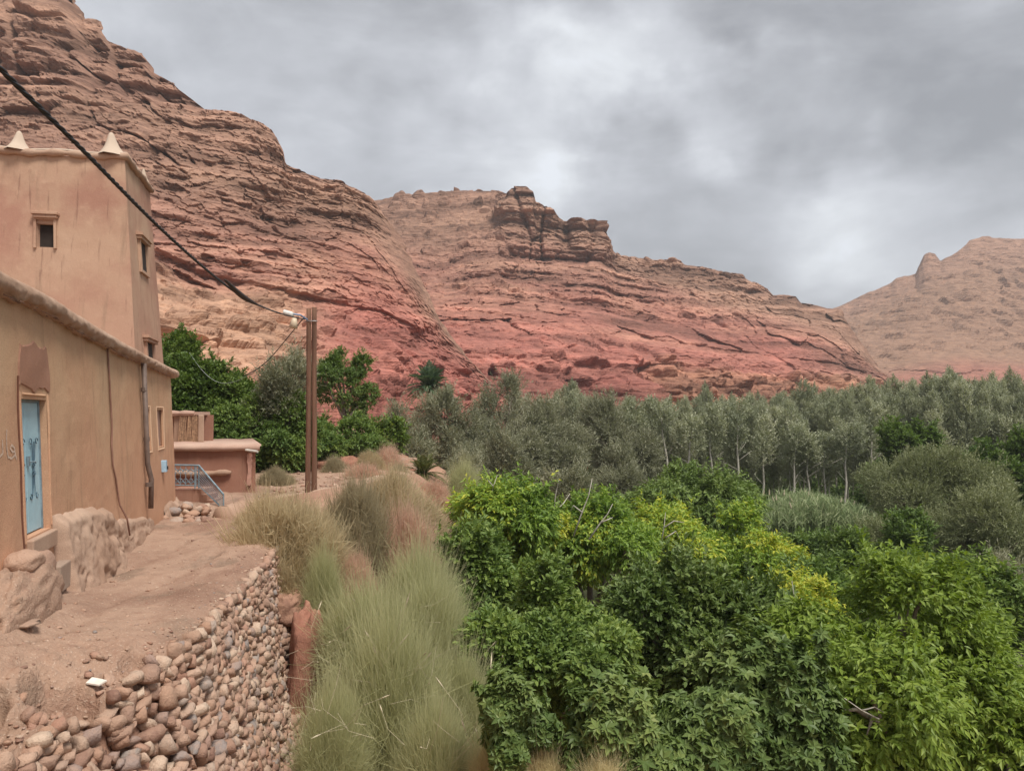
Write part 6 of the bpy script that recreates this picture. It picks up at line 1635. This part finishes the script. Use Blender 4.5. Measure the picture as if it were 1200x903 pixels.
# ---- reeds
def reeds():
    rg = np.random.default_rng(12)
    c = W(945, 625, 78); base = np.array([c[0], 78, -12.0])
    n = 900; x = rg.normal(size=n) * 2.6; y = rg.normal(size=n) * 1.8; H = W(945, 578, 78)[2] - base[2]
    h = H * (.72 + .3 * rg.random(n)) * (1 - .035 * np.abs(x) ** 1.3).clip(.5)
    B = np.stack([x, y, 0 * x], -1) + base; D = nz(np.array([0, 0, 1.]) + .06 * rg.normal(size=(n, 3)))
    V, Fc, a_, t_, pts = strips(B, D, h, .03 * rg.normal(size=(n, 3)), np.full(n, .025), 3, rg, rg.random(n))
    VV, FF, AA = [V], [Fc], [a_]; n0 = len(V)
    for j in range(16):
        f = .35 + .65 * (j + rg.random(n)) / 16; P = B + D * (h * f)[:, None]
        Dd = nz(rg.normal(size=(n, 3)) * np.array([1, 1, .2]) + np.array([0, 0, 2.2])); v, fc2, a2, _, _ = strips(P, Dd, .6 + .5 * rg.random(n), np.array([0, 0, -.3]) + .2 * rg.normal(size=(n, 3)), np.full(n, .045), 2, rg, rg.random(n), 1, .1)
        VV.append(v); FF.append(fc2 + n0); AA.append(a2); n0 += len(v)
    t = thing('reed_clump', base, 'clump of tall pale green reeds with buff plumes at the foot of the poplars', 'reeds')
    m = Mat('reed'); cc = m.ramp(m.attr('v', 2), [(0, (0.213, 0.288, 0.125)), (.6, (0.338, 0.413, 0.200)), (1, (0.525, 0.550, 0.325))]); M_r = m.leaf(cc, .3, .5, .3)
    build('stems', np.vstack(VV), np.vstack(FF), M_r, t, attr={'v': np.concatenate(AA)}).__setitem__('kind', 'stuff')
    k = rg.choice(n, 16); tp = B[k] + D[k] * (h[k])[:, None]
    M_pl = plain('reed_plume', (.50, .42, .30), .9)
    for p in tp:
        m = MB(); dx = rg.normal() * .15; m.tube([p, p + (dx * .3, 0, .2), p + (dx, 0, .5), p + (dx * 1.3, 0, .75)], [.02, .08, .06, .02], 6); m.build('plume', M_pl, t)
reeds()

# ---- palms
def palm(px, py, Y, R_, nfr, label, trunk_h, seed, stops, upb=.35, name='palm_tree', base=None):
    rg = np.random.default_rng(seed); c = W(px, py, Y); b0 = base if base is not None else c - np.array([0, 0, trunk_h])
    t = thing(name, b0, label, 'palm')
    m = MB(); n = 8
    m.tube([b0 + (c - b0) * i / (n - 1) + np.array([.04 * math.sin(i), 0, -.3 * (i == 0)]) for i in range(n)], [.26 + .04 * (i % 2) for i in range(n)], 9); m.build('trunk', B_DARK, t)
    mt = leafmat(name + '_fronds', stops, .2, .5, .3)
    for i in range(nfr):
        az = i * 2.39996; el = 1.35 - 1.75 * (i / nfr) ** .9 + rg.normal() * .08
        d0 = np.array([math.cos(az) * math.cos(el), math.sin(az) * math.cos(el), math.sin(el)]); L_ = R_ * rg.uniform(.85, 1.12)
        ts = np.linspace(.08, 1, 22); P = c + d0 * (ts * L_)[:, None] + np.array([0, 0, -1]) * (.35 * L_ * ts ** 2.2 * math.cos(el))[:, None]
        Tn = nz(np.gradient(P, axis=0)); sd = nz(np.cross(Tn, [0, 0, 1.])); up_ = np.cross(sd, Tn)
        LP = []; 
        PP_, DD, NN, LL = [], [], [], []
        for sg in (-1, 1):
            PP_.append(P); DD.append(sd * sg * .8 + Tn * .75 + up_ * .25 + .08 * rg.normal(size=P.shape)); NN.append(up_ + .2 * sg * sd); LL.append(R_ * .30 * np.sin(np.pi * (ts * .8 + .16)) * rg.uniform(.8, 1.1, len(ts)))
        LL = np.concatenate(LL); V, Fa, v = leaves(np.vstack(PP_), np.vstack(DD), np.vstack(NN), LL, np.full(len(LL), R_ * .048), T_LANCE, np.full(len(LL), rg.random() * .5) + .4 * rg.random(len(LL)) + (.6 if i > nfr * .8 else 0))
        # rachis
        n0 = len(V); V = np.vstack([V, P - sd * .012 * R_, P + sd * .012 * R_]); k = np.arange(21); Fa = np.vstack([Fa, np.stack([n0 + k, n0 + k + 1, n0 + 22 + k + 1, n0 + 22 + k], -1)]); v = np.concatenate([v, np.full(44, .8)])
        build('frond', V, Fa, mt, t, attr={'v': v})
palm(503, 453, 72, 2.5, 60, 'date palm standing alone against the red foot of the cliff', 9, 1, [(.1, (.055, .10, .055)), (.5, (.10, .155, .085)), (.9, (.17, .22, .13)), (1, (.25, .2, .12))])
palm(496, 556, 35.5, 1.15, 40, 'dwarf palm with browning fronds on the bank beyond the broom bushes', .7, 2, [(.1, (.075, .09, .03)), (.5, (.14, .155, .055)), (.8, (.21, .21, .09)), (1, (.24, .14, .08))], name='dwarf_palm')

# ---- boulders and loose rocks
rk = [(323, 551, 9, 6, 35, .62, 'pale rounded boulder lying left of the timber pole'), (307, 553, 5, 5, 34.5, .58, 'smaller pale rock beside the pale boulder left of the pole'), (316, 560, 4, 3, 33.5, .6, 'small pale stone in front of the pale boulder'), (378, 556, 6, 4, 34, .62, 'pale rock just right of the timber pole'), (342, 549, 4, 3, 36, .4, 'small brown rock right of the pale boulder')]
for i, (px, py, a_, b2, Y, tone, lab) in enumerate(rk):
    q = F / Y; c = W(px, py, Y); c[2] = min(c[2], float(zg(c[:1], c[1:2])[0]) + b2 / q * 1.2) if False else c[2]
    tag(lump('boulder', c, (a_ / q, a_ / q * .8, b2 / q), M_stone, seed=20 + i, amp=.25, nu=20, nv=12, sq=.8, attr=tone), lab, 'boulder')
tag(lump('orange_rock', W(535, 552, 41), (11 / 890 * 41, .4, 6 / 890 * 41), plain('orange_rock', (.52, .22, .13), .9, bump=.05), seed=31, amp=.2, nu=24, nv=14, sq=.8), 'orange rock dome beside the silvery shrub', 'boulder')
# reddish bank behind the pole with rubble
M_bank = M_clay
tag(lump('earth_bank', W(415, 545, 36) - np.array([0, 0, .75]), (2.6, 1.4, 1.0), M_clay, seed=41, amp=.5, nu=90, nv=30, fr=2.4), 'reddish bare earth bank behind the dead brush', 'earth bank')
tag(lump('earth_bank', W(335, 560, 35) - np.array([0, 0, .6]), (1.9, 1.2, .75), M_soil, seed=42, amp=.45, nu=50, nv=26, fr=2.4), 'greyish earth bank under the pale boulders left of the pole', 'earth bank')
tag(lump('earth_bank', W(468, 548, 40) - np.array([0, 0, .8]), (2.2, 1.4, 1.1), M_soil, seed=43, amp=.45, nu=50, nv=26, fr=2.4), 'tan grassy bank behind the dwarf palm', 'earth bank')
r6 = np.random.default_rng(16); nn_ = 150
pxs = r6.uniform(302, 440, nn_); Pq = []
for a_ in pxs:
    y = r6.uniform(25.5, 36); x = (a_ - CX) / F * y; Pq.append([x, y, max(float(zg(np.array([x]), np.array([y]))[0]), float(path_z(np.array([x]), np.array([y]))[0]) if y < 40 and x < ip(y, PE) else -99) + .02])
Vp, Fp, Cp = scatter_stones(np.array(Pq), .05 + .13 * r6.random(nn_) ** 3, r6)
tag(build('rubble', Vp, Fp, M_stone, attr={'v': Cp}, smooth=True), 'loose rubble on the ground around the timber pole', 'rubble', kind='stuff')
# heap of stones at the house corner
hp = thing('stone_heap', W(228, 600, 22.5), 'heap of pale stones and mud at the far corner of the adobe house', 'stone heap')
for i in range(26):
    a_ = r6.uniform(188, 243); b2 = 588 + 20 * r6.random() + (a_ - 190) * .12; Y = 22.6 - (b2 - 588) * .07; s = .10 + .14 * r6.random()
    c = W(a_, b2, Y); k = r6.integers(10)
    o = bpy.data.objects.new('stone', stone_me[k]); col.objects.link(o); o.parent = hp; o.location = tuple(c - ORG[hp.name]); o.scale = (s, s * .8, s * .6); o.rotation_euler = (r6.normal() * .3, r6.normal() * .3, r6.uniform(0, 6))
lump('mud_core', W(215, 606, 22.4) - np.array([0, 0, .12]), (.85, .6, .34), M_mud, hp, seed=50, amp=.3, nu=50, nv=26, fr=2.4)
# white scrap at the bottom edge
p = hit(525, 899); m = MB(); m.tube([p + (-.10, 0, .05), p + (-.04, .02, .09), p + (.05, 0, .09), p + (.11, .02, .05)], [.03, .06, .055, .02], 8)
tag(m.build('plastic_scrap', M_white, smooth=True, origin=p), 'white plastic scrap lying in the grass at the bottom edge', 'scrap')
